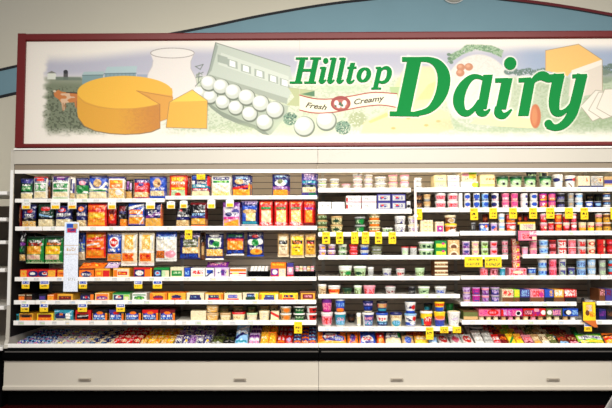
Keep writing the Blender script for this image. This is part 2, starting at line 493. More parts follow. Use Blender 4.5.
SHELF = {}
def shelf(key, case, xa, xb, yt, yb, Yf, gaps=(), place='', tick=6):
    xm = (xa + xb) / 2
    x0 = X(xa, Yf, yt); x1 = X(xb, Yf, yt)
    z1 = Z(yt, Yf, min(xm, 600)); z0 = Z(yb, Yf, min(xm, 600))
    s = empty('shelf'); s.parent = case; s.location = (-case.location.x, -case.location.y, 0)
    MB().box(x0, x1, Yf + .004, YB - .013, z1 - .022, z1 - .006).build('deck', M['deck'], s)
    ed = [x0] + [X(g, Yf, yt) for g in gaps] + [x1]
    rs = random.Random(int(yt * 10))
    tc = [('h', 'y'), ('z', 'y'), ('l', 'q'), ('y', 'o'), ('z', 'h')]
    for a, b in zip(ed[:-1], ed[1:]):
        a += .003; b -= .003
        MB().box(a, b, Yf - .006, Yf + .004, z0, z1, .002).build('price_rail', M['rail'], s)
        x = a + rs.uniform(.03, .08)
        while x < b - .07:
            w = rs.uniform(.032, .05); hgt = (z1 - z0)
            spec = 'q;t .1 .2 .9 .5 e;r .3 .5 .9 .9 %s' % rs.choice(['z', 'f', 'h', 'y', 'q', 'l', 'z'])
            img, _, _ = render_art(spec, 9, 6, rs.randint(0, 999))
            img = img * .55 + .38
            u, v = np.meshgrid(np.linspace(0, 1, 9), np.linspace(0, 1, 6))
            P = np.stack([x + w * u, np.full_like(u, Yf - .0072), z1 - .006 - (hgt - .012) * v], -1).reshape(-1, 3)
            mesh_obj('shelf_ticket', P, grid_faces(9, 6), M['paper'], s, np.clip(img, 0, 1).reshape(-1, 3))
            x += w + rs.uniform(.05, .16)
    for xx in (x0 + .012, x1 - .016):
        MB().prism_x([(Yf + .03, z1 - .022), (YB - .013, z1 - .022), (YB - .013, z1 - .075)], xx, xx + .003).build('bracket', M['deck'], s)
    SHELF[key] = dict(z=z1 - .005, Y=Yf, place=place, x0=x0, x1=x1)
shelf('L1', case_l, 15, 165, 198.6, 202.4, 0.045, (), 'left case top shelf')
shelf('L1b', case_l, 165.3, 317.3, 195.6, 199.4, 0.045, (), 'left case top shelf')
shelf('L2', case_l, 15.3, 317.3, 226.2, 230.4, 0.035, (42.8,), 'left case second shelf')
shelf('L3', case_l, 14.8, 316.6, 276.8, 281, 0.025, (), 'left case third shelf')
shelf('L4', case_l, 14, 316.4, 300, 304.2, 0.015, (35.5, 175), 'left case fourth shelf')
shelf('L5', case_l, 13.5, 316.6, 320.4, 325, 0.02, (35.5, 175.3), 'left case fifth shelf')
shelf('R1', case_r, 318, 411, 187.9, 192.4, 0.045, (), 'right case top shelf')
shelf('R1b', case_r, 414.5, 640, 187.3, 191.8, 0.045, (597,), 'right case top shelf')
shelf('R2', case_r, 317.8, 411.8, 208.9, 213.8, 0.035, (), 'right case second shelf')
shelf('R2b', case_r, 414.5, 640, 207.5, 212, 0.035, (459,), 'right case second shelf')
shelf('R3', case_r, 318, 459, 232, 236.4, 0.025, (), 'right case third shelf')
shelf('R3b', case_r, 459.4, 640, 230.8, 235.3, 0.025, (517,), 'right case third shelf')
shelf('R4', case_r, 318, 508, 255.2, 259.4, 0.02, (461,), 'right case fourth shelf')
shelf('R4b', case_r, 522.2, 640, 254.2, 258.2, 0.02, (600,), 'right case fourth shelf')
shelf('R5', case_r, 318, 460, 276.2, 280.2, 0.015, (), 'right case fifth shelf')
shelf('R5b', case_r, 460.4, 640, 275.5, 279.4, 0.015, (600,), 'right case fifth shelf')
shelf('R6', case_r, 318, 460, 294.2, 298.2, 0.025, (), 'right case sixth shelf')
shelf('R6b', case_r, 460.4, 576.5, 301.8, 306, 0.025, (), 'right case long sixth shelf')
shelf('R6c', case_r, 596, 640, 301, 305.2, 0.025, (), 'right case far end shelf')
shelf('R7', case_r, 318, 461, 326.6, 331, 0.02, (), 'right case lowest shelf')
shelf('R7b', case_r, 461.4, 640, 320, 324.4, 0.02, (), 'right case lowest shelf')
print('zlip', zlip, 'zt', zt, 'XL', XL, 'XS', XS)

# pinkish white vertical strip between the upper shelves of the right case
xa, z1 = at(413, 181, .11); _, z0 = at(413, 236.5, .11)
e = empty('shelf_divider_post', 'thin pinkish white upright strip between the upper shelves of right case', 'post', (xa, .012, z0))
MB().box(-.009, .009, -.004, .006, 0, z1 - z0).build('strip', M['post'], e)
MB().box(-.016, .016, -.006, .0, (z1 - z0) * .34, (z1 - z0) * .38).build('clip', M['white'], e)
MB().box(-.011, .011, .006, .012, -.0, .02).build('foot', M['white'], e)

# ------------------------------------------------------------------ adjoining dark shelving at the far left
xl1 = X(8.2, .02, 260)
e = empty('shelving_unit', 'white edged shelving unit standing left of the refrigerated cases', 'shelving', (xl1 - .45, .35, 0))
for i, (yy, z_h) in enumerate([(190.5, .018), (216.8, .018), (239.8, .018), (267.8, .018), (305.5, .018), (346.5, .018)]):
    zz = Z(yy, .06)
    s = empty('shelf'); s.parent = e
    MB().box(-.45, .40, -.20, .30, zz - .02, zz - .004).build('deck', M['deck'], s)
    MB().box(-.45, .415, -.31, -.20, zz - .03, zz, .006).build('shelf_edge', M['rail'], s)
MB().box(-.45, .415, .30, .34, 0, Z(205, .6)).build('back_board', M['slot'], e)
MB().box(-.45, .43, -.33, .34, 0.0, Z(362, 0)).build('base', M['black'], e)
MB().box(.385, .40, .26, .30, Z(362, 0), Z(190, .06)).build('upright', M['clip'], e)

# ------------------------------------------------------------------ sign
YS = 0.0
sx0, sz0 = at(16.5, 148, YS); sx1 = X(640, YS, 148); szt = Z(33.5, YS, 306); 
_, szt = at(306, 32.0, YS); _, szb = at(306, 146.6, YS)
sx0 = (at(18.6, 34, YS)[0] + at(14.4, 147, YS)[0]) / 2
sign = empty('dairy_sign', 'long maroon framed dairy sign with green lettering on top of the cases', 'sign', ((sx0 + sx1) / 2, YS + .05, szb))
def sb(o): o.location = (-sign.location.x, -sign.location.y, -sign.location.z); return o
ft = .062; fb = .034; fs = .064
sb(MB().box(sx0 + .01, sx1 - .01, YS + .02, YS + .07, szb + .01, szt - .01).build('backing_board', M['white'], sign))
fr = MB()
fr.prism_x([(YS + .07, szt), (YS + .006, szt), (YS - .004, szt - .01), (YS - .004, szt - ft + .01), (YS + .012, szt - ft), (YS + .07, szt - ft)], sx0, sx1)
fr.prism_x([(YS + .07, szb + fb), (YS + .012, szb + fb), (YS - .004, szb + fb - .007), (YS - .004, szb + .007), (YS + .006, szb), (YS + .07, szb)], sx0, sx1)
fr.box(sx0, sx0 + fs, YS - .0045, YS + .07, szb, szt)
sb(fr.build('frame', M['maroon'], sign))
leg = MB()
for px in (60, 180, 300, 420, 540):
    xx = X(px, YS); leg.box(xx - .02, xx + .02, YS + .07, YS + .12, zt + .0001, szb + .3)
sb(leg.build('mounting_bracket', M['chrome'], sign))

# printed mural -------------------------------------------------------
mx0, mx1, mz0, mz1 = sx0 + fs - .002, sx1, szb + fb - .002, szt - ft + .002
RES = 2.4
NX = int((640 - 24) * RES); NZ = int(104 * RES)
uu, vv = np.meshgrid(np.linspace(0, 1, NX), np.linspace(0, 1, NZ))
cTL = proj(mx0, YS, mz1); cTR = proj(mx1, YS, mz1); cBL = proj(mx0, YS, mz0); cBR = proj(mx1, YS, mz0)
def bil(k): return (cTL[k] * (1 - uu) + cTR[k] * uu) * (1 - vv) + (cBL[k] * (1 - uu) + cBR[k] * uu) * vv
PX, PY = bil(0), bil(1)                      # artwork coordinates (x right, y down)
img = np.zeros((NZ, NX, 3)); img[:] = (236, 228, 214)
rsm = np.random.RandomState(3)
def smooth_noise(sx, sy, seed):
    r = np.random.RandomState(seed); gx = int(620 / sx) + 4; gy = int(120 / sy) + 4
    g = r.rand(gy, gx); fx = (PX + 10) / sx; fy = (PY - 25) / sy
    i = np.clip(fx.astype(int), 0, gx - 2); j = np.clip(fy.astype(int), 0, gy - 2)
    a = np.clip(fx - i, 0, 1); b = np.clip(fy - j, 0, 1); a = a * a * (3 - 2 * a); b = b * b * (3 - 2 * b)
    return (g[j, i] * (1 - a) + g[j, i + 1] * a) * (1 - b) + (g[j + 1, i] * (1 - a) + g[j + 1, i + 1] * a) * b
def over(mask, c, al=1.0):
    a = (np.clip(mask, 0, 1) * al)[..., None]
    img[:] = img * (1 - a) + np.asarray(c, dtype=float) * a
def sm(x): x = np.clip(x, 0, 1); return x * x * (3 - 2 * x)
def ell(cx, cy, rx, ry, soft=.5, ang=0):
    dx = PX - cx; dy = PY - cy; c, s = math.cos(ang), math.sin(ang)
    a = (dx * c + dy * s) / rx; b = (-dx * s + dy * c) / ry
    d = (1 - np.sqrt(a * a + b * b)) * min(rx, ry)
    return sm(d / soft + .5)
def seg_dist(x0, y0, x1, y1):
    vx, vy = x1 - x0, y1 - y0; t = np.clip(((PX - x0) * vx + (PY - y0) * vy) / (vx * vx + vy * vy + 1e-9), 0, 1)
    return np.hypot(PX - x0 - t * vx, PY - y0 - t * vy)
def poly(pts, soft=.5):
    ins = np.zeros(PX.shape, bool); d = np.full(PX.shape, 1e9)
    n = len(pts)
    for i in range(n):
        x0, y0 = pts[i]; x1, y1 = pts[(i + 1) % n]
        cond = (y0 > PY) != (y1 > PY)
        xi = (x1 - x0) * (PY - y0) / ((y1 - y0) if y1 != y0 else 1e-9) + x0
        ins ^= cond & (PX < xi)
        d = np.minimum(d, seg_dist(x0, y0, x1, y1))
    return sm(np.where(ins, d, -d) / soft + .5)
def line(pts, w, soft=.5):
    d = np.full(PX.shape, 1e9)
    for a, b in zip(pts[:-1], pts[1:]): d = np.minimum(d, seg_dist(*a, *b))
    return sm((w / 2 - d) / soft + .5)
n1 = smooth_noise(6, 3, 1); n2 = smooth_noise(1.6, 1.2, 2); n3 = smooth_noise(25, 12, 5); n4 = smooth_noise(.8, .8, 8)
# landscape vignette
vg = sm((PX - 39 - 5 * n1) / 8) * sm((PY - 52 + 10 * sm((PX - 60) / 120)) / 14) * sm((136 - PY + 3 * n1) / 12)
over(vg * sm((84 - PY) / 14), (168, 168, 184), .85)
over(vg * sm((PX - 500) / 40) * sm((78 - PY) / 10), (146, 162, 184), .85)
ground = vg * sm((PY - 75) / 4)
gl = ground * (1 - sm((PX - 76) / 60))
over(ground * sm((PX - 150) / 40), (186, 198, 166), .75)
over(gl, (112, 120, 94), 1)
over(ground * sm((PX - 430) / 40), (156, 172, 138), .55)
over(gl * (n2 > .62) * sm((PY - 84) / 8), (70, 76, 56), .75)
over(ground * (n2 > .6) * sm((PX - 150) / 30), (140, 158, 120), .4)
over(gl * sm((PY - 76) / 3) * sm((86 - PY) / 6), (146, 150, 128), .6)
# centre: pale wash so that the lettering reads
over(sm((PX - 230) / 60) * sm((560 - PX) / 60) * sm((PY - 60) / 20), (228, 226, 196), .25)
# farm buildings, silo, cow
over(poly([(47, 72.5), (55, 72.5), (56, 79), (46.5, 79)]), (214, 216, 200)); over(poly([(46, 73), (51, 70.5), (56, 73)]), (120, 120, 110))
over(poly([(63, 72), (67.5, 72), (67.5, 79.5), (63, 79.5)]), (76, 74, 72)); over(ell(65.2, 71.5, 2.3, 2), (40, 40, 44))
over(poly([(55, 76.5), (80, 77), (82, 80), (55, 80)]), (98, 112, 96), .8)
over(poly([(82, 75), (103, 74.5), (103, 83), (82, 84)]), (118, 146, 146)); over(poly([(81.5, 74.5), (84, 71.5), (104, 71), (103.5, 75)]), (160, 182, 180))
over(poly([(104.5, 73), (136, 72.5), (137, 82), (104.5, 82)]), (126, 152, 156)); over(poly([(104, 73.5), (107, 66.5), (137.5, 65.5), (136.5, 73)]), (168, 190, 190))
for xx in range(106, 137, 4): over(line([(xx, 73.5), (xx, 80)], .6), (90, 110, 116), .6)
over(line([(104, 73.3), (136.5, 72.8)], .7), (80, 100, 108)); over(line([(82, 75), (103.5, 74.6)], .7), (80, 100, 100))
over(poly([(137, 74), (150, 74), (150, 80), (137, 80)]), (140, 152, 170), .8)
cow = poly([(55, 91), (58, 89.5), (61, 91.5), (66, 92), (76, 92.5), (77.5, 95), (77.5, 105), (76.5, 107), (75, 107), (74, 102), (66, 102.5), (64, 104), (64, 110), (62, 110), (61, 103), (58, 99), (54, 96.5), (53, 93)])
over(cow, (190, 112, 52)); over(cow * (n1 > .7), (216, 190, 160), .8); over(ell(54, 91, 1.6, 1.1), (210, 190, 160)); over(line([(66, 92.2), (77, 93)], .8), (40, 34, 28))
for q in ((62.6, 103, 62.6, 110.5), (76.3, 101, 76, 108), (64.8, 103, 65, 108)): over(line([(q[0], q[1]), (q[2], q[3])], .9), (150, 96, 56))
# milk jug
jug = poly([(150.5, 52), (153.5, 60), (152.5, 66), (148.5, 73), (146.5, 84), (150, 100), (196, 104), (199, 92), (196.5, 78), (191.5, 68), (191.5, 61), (195, 52), (186, 56), (160, 56)], 1)
over(jug, (226, 218, 208)); over(ell(173, 52.5, 22, 5), (228, 222, 212))
for k in range(36):
    a = k / 36 * 2 * math.pi; b_ = (k + 1) / 36 * 2 * math.pi
    over(line([(173 + 22 * math.cos(a), 52.5 + 5 * math.sin(a)), (173 + 22 * math.cos(b_), 52.5 + 5 * math.sin(b_))], .7), (140, 130, 124), .85)
over(line([(153.5, 60), (152.5, 66), (148.5, 73), (147, 80)], .7), (188, 182, 178)); over(line([(195, 53), (191.5, 61), (191.5, 68), (196.5, 78), (198.5, 88)], .7), (180, 176, 172))
# sketched flowers between jug and carton
for q in [((197, 66), (204, 64)), ((204, 64), (201, 69)), ((201, 69), (196, 66)), ((200, 72), (199, 82)), ((199, 74), (204, 72)), ((197, 77), (203, 76)), ((196, 86), (202, 80)), ((203, 78), (204, 84))]:
    over(line(q, .9), (96, 106, 96), .8)
over(ell(200, 75, 3.4, 2.6) * (n2 > .4), (120, 132, 112), .7)
# egg carton
over(poly([(216.5, 42), (291.5, 66), (294.5, 86), (288, 103), (207, 77), (210.5, 68)]), (186, 194, 178))
over(poly([(216.5, 42), (211, 68), (207, 77), (212.5, 70), (219, 46)]), (150, 160, 146))
over(poly([(222, 52), (290, 76), (289.5, 88), (219, 64)]), (206, 212, 196), .8)
over(poly([(210, 74), (289, 98), (288, 104), (207, 78)]), (150, 158, 140), .8)
for k, (cx_, cy_) in enumerate([(223.5, 58.5), (233.5, 62.8), (247, 67.8), (260.6, 72.8), (274.5, 78), (286, 82)]):
    over(poly([(cx_ - 5, cy_ - 4.6), (cx_ + 5, cy_ - 1.6), (cx_ + 5.2, cy_ + 6), (cx_ - 5, cy_ + 3)]), (142, 152, 138), .75)
    if k: over(poly([(cx_ - 2.8, cy_ - 3.2), (cx_ + 2.8, cy_ - 1.4), (cx_ + 3, cy_ + 4.4), (cx_ - 3, cy_ + 2.6)]), (240, 240, 232))
over(line([(216.5, 42), (291.5, 66)], .8), (120, 128, 116), .9); over(line([(216.5, 42), (210.5, 68), (207, 77)], .8), (110, 118, 108), .9)
over(poly([(203, 94), (207, 84), (290, 106), (286, 118), (272, 134.5), (262, 133), (255, 128), (240, 124), (224, 117), (212, 108)], 1), (166, 176, 154))
over(poly([(203, 98), (212, 108), (224, 117), (240, 124), (255, 128), (264, 134), (271, 135), (262, 127), (240, 119), (222, 111), (206, 100)]), (128, 138, 120))
def egg(cx_, cy_, r, a=0):
    over(ell(cx_ + .5, cy_ + .8, r + .8, r + .6, .8, a), (92, 100, 84), .85)
    over(ell(cx_, cy_, r, r * .94, .8, a), (196, 200, 186)); over(ell(cx_ - r * .15, cy_ - r * .2, r * .72, r * .62, 3, a), (243, 243, 235), .9)
for cx_, cy_, r in [(200, 92, 6.5), (211, 96, 7), (223.5, 101.5, 7), (236.6, 107, 7.2), (250.6, 113.3, 7.4), (265.6, 121.6, 8), (209.3, 82.5, 7.6), (221.7, 86, 7.6), (234, 91.2, 7.8), (247.5, 96.6, 8), (261.6, 102.6, 8), (276, 109.3, 8.4)]: egg(cx_, cy_, r)
over(ell(235, 128, 26, 5, 4) * (n2 > .3), (168, 184, 142), .4)
# cheese wheel and wedge
w_side = poly([(77, 92), (76.8, 112), (78, 118), (84, 126), (95, 130.5), (110, 133.2), (125, 134), (140, 133.4), (152, 131.5), (160.3, 128), (160.5, 104), (137, 90)])
over(w_side, (216, 154, 44))
over(w_side * sm((PX - 115) / 45), (188, 116, 40), .8); over(w_side * (n2 > .55) * sm((PX - 110) / 30), (180, 116, 48), .25)
over(poly([(137, 90.5), (159.6, 104), (160.4, 121), (172, 117), (173.3, 97), (172.6, 88)]), (214, 150, 56))
over(poly([(137, 90.5), (159.8, 104.2), (161, 112), (150, 96)]), (190, 128, 48), .55)
top = ell(125, 92, 48, 16.5)
cut = poly([(137, 90.5), (160.5, 104.5), (176, 110), (180, 96), (174, 95.5)])
over(top * (1 - cut), (234, 176, 52)); over(top * (1 - cut) * sm((PX - 130) / 60), (226, 168, 62), .5)
over(line([(78, 96), (84, 102.5), (98, 107), (115, 108.8), (135, 108.3), (150, 106), (160, 104)], .7), (196, 140, 50), .8)
over(line([(137, 90.5), (173, 97)], .7), (170, 112, 44), .8); over(line([(137, 90.5), (160, 104)], .8), (176, 118, 44), .8); over(line([(160.3, 104), (160.5, 128)], .8), (150, 92, 40), .8)
over(line([(78, 118), (84, 126), (95, 130.7), (110, 133.4), (125, 134.2), (140, 133.6), (152, 131.7), (160.5, 128)], 1.0), (120, 96, 60), .8)
over(line([(173.3, 97), (172, 117), (161, 121)], .7), (170, 110, 50), .7)
over(poly([(170, 101.5), (193, 89.5), (208.2, 100.5), (207.7, 104), (170, 104)]), (244, 196, 70)); over(poly([(169.8, 102.5), (208.3, 101), (207.7, 128.2), (166.6, 127.2)]), (232, 168, 56))
over(line([(170, 102), (208, 101)], .6), (200, 140, 46), .6); over(line([(170, 102), (193, 89.5), (208.3, 100.5), (207.7, 128.3), (166.6, 127.3), (170, 102)], .7), (130, 100, 60), .7)
# eggs, leaves and cheeses below the lettering
over(ell(306, 126, 34, 10, 6), (196, 208, 172), .6)
egg(327.5, 120, 9.5); egg(305.3, 125.6, 9.8)
for cx_, cy_, r in ((291.6, 118.4, 7), (344.5, 127.3, 7.6)):
    lf = ell(cx_, cy_, r, r * .9, 1.5) * (n4 > .25); over(lf, (104, 138, 112), .9); over(lf * (n2 > .55), (60, 92, 74), .8)
over(ell(359, 119, 9, 8, 3) * (n2 > .3), (160, 168, 120), .8)
over(poly([(362, 133), (366, 122), (385, 112), (405, 104), (430, 104), (450, 112), (455, 128), (440, 133)], 3), (242, 212, 160), 1)
over(poly([(370, 121), (388, 112.5), (392, 115), (372, 123)], 1), (240, 190, 110), .7)
over(poly([(396, 104), (397, 84), (408, 66), (440, 66), (452, 84), (452, 104)], 4), (238, 210, 156), .9)
over(poly([(418, 100), (430, 84), (440, 80), (438, 98)], 2), (234, 196, 116), .5)
for cx_, cy_ in ((395, 128), (428, 125), (410, 118), (440, 121)): over(ell(cx_, cy_, 2.2, 1.2, 1), (220, 160, 80), .7)
# bowl of cottage cheese with nuts and leaves
over(ell(480, 92, 33, 38, 2), (222, 216, 202), .95); over(ell(480, 92, 33, 38, 2) * (n2 > .6), (206, 200, 186), .5)
lf = poly([(449, 62), (452, 54), (462, 49), (468, 44), (480, 44), (494, 45), (505, 50), (503, 57), (492, 52), (478, 49), (464, 54), (455, 60)], 1.5) * (n4 > .15)
over(lf, (146, 174, 134), .95); over(lf * (n2 > .5), (98, 132, 94), .75)
for q in ((451, 58), (453, 62), (450.5, 54)): over(ell(q[0], q[1], 2, 1.6), (80, 108, 80), .8)
for q in ((462.5, 67), (470.5, 66.5), (462, 72.5)): over(ell(q[0], q[1], 4.2, 3.8), (186, 124, 88)); over(ell(q[0] - .8, q[1] - 1, 2, 1.6, 2), (214, 158, 122), .9)
# cheese with red rind under the big word
over(ell(500, 124, 66, 8, 4) * sm((n2 + .3)), (160, 180, 138), .55)
over(poly([(472, 123), (486, 112), (530, 110), (535, 128), (500, 126)], 1), (238, 216, 164), .95)
over(ell(537, 116, 5.4, 12, 1), (190, 104, 62)); over(ell(536, 116, 3, 9, 2), (206, 134, 84), .8)
# trees and block cheese with slices
for x0 in range(508, 548, 5): over(ell(x0 + 2, 70.5 + (x0 % 3), 4.5, 3, 1) * (n4 > .2), (86, 110, 98), .9)
for x0 in range(604, 640, 6): over(ell(x0 + 2, 70 - (x0 % 4), 5, 5, 1) * (n4 > .2), (86, 106, 92), .9)
over(ell(606, 76, 9, 7, 2), (110, 126, 104), .6)
over(poly([(547, 50), (580, 43.5), (603.6, 59.5), (573, 71), (569, 76), (547, 70)]), (232, 182, 100)); over(poly([(547, 70), (569, 76), (569, 100), (547, 92)]), (232, 186, 116), .0)
over(poly([(573, 70), (603.6, 59), (603.8, 92), (584, 96), (570, 96)]), (214, 202, 184)); over(poly([(573, 70), (603.6, 59), (603.8, 64), (574, 76)]), (240, 232, 216), .6)
over(line([(547, 50), (580, 43.5), (603.6, 59.5), (603.8, 90)], .7), (150, 130, 100), .8); over(line([(547.2, 50), (547.2, 72)], .7), (170, 130, 80), .6)
over(ell(600, 118, 34, 9, 5) * sm(n2 + .3), (140, 160, 118), .6)
for q in ([(582, 106), (597, 90), (612, 92), (614, 112), (594, 121)], [(590, 110), (600, 92), (618, 92), (622, 114), (604, 119)], [(598, 108), (606, 89), (630, 88), (632, 112), (612, 116)]):
    over(poly(q), (226, 218, 200)); over(line(q + [q[0]], .7), (150, 142, 122), .8)
# ribbon ends and ribbon
def rp(u_, v_): return (285 + u_ / 4.896, 80 + v_ / 4.896)
over(poly([rp(22, 36), rp(152, 52), rp(140, 84), rp(80, 110), rp(80, 128), rp(14, 122), rp(52, 82)]), (176, 182, 132)); over(line([rp(22, 36), rp(152, 52)], .6), (150, 156, 110), .7)
over(poly([rp(84, 68), rp(152, 52), rp(152, 80)]), (74, 118, 78))
over(poly([rp(520, 32), rp(640, 30), rp(640, 130), rp(560, 132), rp(500, 120), rp(530, 80)]), (168, 190, 132))
tp = [rp(*q) for q in arc([(78, 73), (150, 90), (230, 92), (330, 78), (440, 60), (556, 66)])]
bt = [rp(*q) for q in arc([(78, 146), (150, 160), (250, 156), (380, 131), (480, 122), (568, 136)])]
over(poly(tp + bt[::-1]), (240, 234, 200)); over(line(tp, 1.1), (160, 52, 46)); over(line(bt, 1.1), (160, 52, 46))
ec = rp(280, 114); over(ell(ec[0], ec[1], 10, 7.6), (150, 58, 50)); over(ell(ec[0], ec[1] + .8, 7.6, 5), (176, 92, 76))
for q in ((-4.2, -.5, 2.2, 2.8), (3.8, -.5, 2.2, 2.8), (-2, 3, 2, 1.6), (2.5, 3, 2, 1.6)): over(ell(ec[0] + q[0], ec[1] + q[1], q[2], q[3]), (238, 226, 214))
for q in ((-.4, .4, 1.2, 1.8), (1.6, 2, 1.2, 1.2), (-5, 2.5, 1, 1)): over(ell(ec[0] + q[0], ec[1] + q[1], q[2], q[3]), (50, 96, 62))
over(ell(345, 88, 22, 3, 3) * sm(n1 + .3), (180, 200, 160), .7)

# --- lettering strokes, in the artwork's own coordinates
def T1(u_, v_): return (280 + u_ / 4.531, 48 + v_ / 4.531)
def T2(u_, v_): return (390 + u_ / 4.536, 45 + v_ / 4.536)
def T3(u_, v_): return (480 + u_ / 4.295, 45 + v_ / 4.295)
LET = []
def S(T, k, pts, ws):
    if not isinstance(ws, (list, tuple)): ws = [ws] * len(pts)
    if len(pts) > 3 and math.dist(pts[0], pts[-1]) > .01:       # smooth the curve
        pw = arc([(p[0], p[1]) for p in pts]); ww = [q[0] for q in arc([(w, 0) for w in ws])]; pts, ws = pw, ww
    f_ = 1.1 if T is T1 else 1.06
    LET[-1].append(([T(*p) for p in pts], [w * f_ / k for w in ws]))
k = 4.531
LET.append([]); S(T1, k, [(110, 44), (86, 158)], 23); S(T1, k, [(78, 46), (134, 46)], 9); S(T1, k, [(50, 156), (108, 156)], 9); S(T1, k, [(171, 44), (147, 158)], 23); S(T1, k, [(143, 46), (193, 46)], 9); S(T1, k, [(116, 156), (170, 156)], 9); S(T1, k, [(95, 100), (160, 100)], 11)
def ring(T, k, cx_, cy_, rx, ry, w, sl=0, n=22, wx=None):
    pts = []; ws = []
    for i in range(n + 1):
        a = 2 * math.pi * i / n; y = ry * math.sin(a)
        pts.append((cx_ + rx * math.cos(a) - sl * y, cy_ + y)); ws.append(w + (wx or 0) * abs(math.cos(a)))
    S(T, k, pts, ws)
def dot(T, k, cx_, cy_, r):      # filled disc as one ribbon whose width follows the chord
    q = [math.cos(math.pi * (1 - i / 16)) for i in range(17)]
    S(T, k, [(cx_ + r * a, cy_) for a in q], [max(.3, 2 * r * math.sqrt(max(0, 1 - a * a))) for a in q])
LET.append([]); dot(T1, k, 214, 57, 12); S(T1, k, [(207, 86), (193, 150)], 20); S(T1, k, [(188, 89), (212, 88)], 8); S(T1, k, [(186, 144), (194, 154), (204, 153), (215, 143)], [12, 14, 10, 6])
for ox in (0, 42):
    LET.append([]); S(T1, k, [(253 + ox, 44), (231 + ox, 148)], 20); S(T1, k, [(233 + ox, 47), (256 + ox, 46)], 8); S(T1, k, [(225 + ox, 142), (232 + ox, 154), (242 + ox, 153), (253 + ox, 143)], [12, 14, 10, 6])
LET.append([]); S(T1, k, [(337, 66), (318, 146)], 20); S(T1, k, [(312, 89), (354, 88)], 9); S(T1, k, [(312, 140), (319, 154), (332, 154), (344, 143)], [12, 14, 10, 6])
LET.append([]); ring(T1, k, 387, 121, 22, 28, 10, .2, 24, 10)
LET.append([]); S(T1, k, [(460, 88), (439, 182)], 20); S(T1, k, [(441, 89), (464, 88)], 8); S(T1, k, [(421, 183), (466, 183)], 8); S(T1, k, [(462, 102), (478, 90), (494, 90), (503, 104), (500, 128), (488, 148), (470, 155), (450, 150)], [8, 12, 16, 20, 20, 16, 12, 8])
k = 4.536
LET.append([]); S(T2, k, [(120, 56), (66, 316)], 60); S(T2, k, [(62, 64), (190, 64)], 20); S(T2, k, [(6, 311), (140, 313)], 20)
S(T2, k, [(140, 64), (185, 66), (222, 84), (246, 120), (252, 165), (240, 220), (212, 268), (175, 298), (120, 312)], [20, 24, 38, 50, 54, 50, 38, 26, 20])
LET.append([]); S(T2, k, [(432, 152), (400, 142), (372, 150), (342, 182), (322, 226), (320, 268), (336, 302), (362, 308), (390, 286), (412, 250)], [16, 20, 28, 40, 48, 46, 34, 26, 20, 14])
S(T2, k, [(452, 134), (424, 290)], 40); S(T2, k, [(408, 268), (414, 300), (430, 310), (446, 305), (460, 290)], [24, 34, 28, 18, 8])
k = 4.295
LET.append([]); dot(T3, k, 136, 78, 26); S(T3, k, [(124, 142), (96, 276)], 42); S(T3, k, [(72, 152), (126, 150)], 18); S(T3, k, [(82, 262), (86, 292), (104, 303), (122, 296), (142, 276)], [20, 34, 28, 18, 8])
LET.append([]); S(T3, k, [(222, 142), (192, 304)], 42); S(T3, k, [(172, 151), (224, 148)], 18); S(T3, k, [(212, 196), (230, 160), (252, 138), (276, 132), (300, 144), (318, 148)], [8, 18, 30, 38, 32, 18])
LET.append([]); S(T3, k, [(346, 126), (330, 200), (324, 250), (330, 284), (352, 292), (378, 276), (402, 244)], [44, 44, 42, 36, 26, 16, 10]); S(T3, k, [(306, 134), (366, 130)], 16)
S(T3, k, [(444, 126), (412, 258), (392, 310), (360, 344), (326, 354), (300, 342)], [42, 42, 38, 32, 26, 34]); S(T3, k, [(402, 134), (464, 132)], 16); dot(T3, k, 300, 338, 17)
glow = np.full(PX.shape, 1e9)
for L_ in LET:
    for pts, ws in L_:
        for (a, wa), (b, wb) in zip(zip(pts[:-1], ws[:-1]), zip(pts[1:], ws[1:])):
            x0, x1 = min(a[0], b[0]) - 12, max(a[0], b[0]) + 12
            ia = int(np.clip((x0 - cTL[0]) / (cTR[0] - cTL[0]) * NX, 0, NX)); ib = int(np.clip((x1 - cTL[0]) / (cTR[0] - cTL[0]) * NX, 0, NX))
            sl = (slice(None), slice(max(0, ia - 6), ib + 6))
            vx, vy = b[0] - a[0], b[1] - a[1]
            LL = math.hypot(vx, vy) + 1e-9; t = ((PX[sl] - a[0]) * vx + (PY[sl] - a[1]) * vy) / LL
            pe = np.abs((PX[sl] - a[0]) * vy - (PY[sl] - a[1]) * vx) / LL - max(wa, wb) / 2
            al = np.maximum(-t, t - LL); d = np.where((pe > 0) & (al > 0), np.hypot(pe, al), np.maximum(pe, al))
            glow[sl] = np.minimum(glow[sl], d)
over(sm((2.6 - glow) / 2.4), (247, 243, 226), .8)
over(sm((PX - 300.6) / .3) * sm((301.4 - PX) / .3), (200, 192, 176), .6)
img += rsm.randn(*img.shape) * 2.0
Xg = mx0 + (mx1 - mx0) * uu; Zg = mz1 + (mz0 - mz1) * vv
P = np.stack([Xg, np.full_like(Xg, YS + .0165), Zg], -1).reshape(-1, 3)
me = bpy.data.meshes.new('mural_panel')
nv = len(P); I = np.arange(NZ * NX).reshape(NZ, NX)
q = np.stack([I[:-1, :-1], I[1:, :-1], I[1:, 1:], I[:-1, 1:]], -1).reshape(-1, 4)
me.vertices.add(nv); me.vertices.foreach_set('co', P.astype(np.float32).ravel())
me.loops.add(q.size); me.loops.foreach_set('vertex_index', q.astype(np.int32).ravel())
me.polygons.add(len(q)); me.polygons.foreach_set('loop_start', np.arange(0, q.size, 4, dtype=np.int32))
me.polygons.foreach_set('loop_total', np.full(len(q), 4, dtype=np.int32))
a = me.color_attributes.new('print', 'FLOAT_COLOR', 'POINT')
cc = np.ones((nv, 4), dtype=np.float32); cc[:, :3] = lin(np.clip(img * .93 + 8, 0, 255)).reshape(-1, 3)
a.data.foreach_set('color', cc.ravel()); me.materials.append(M['mural']); me.update(calc_edges=True); me.validate()
sb(link(bpy.data.objects.new('mural_panel', me), sign))

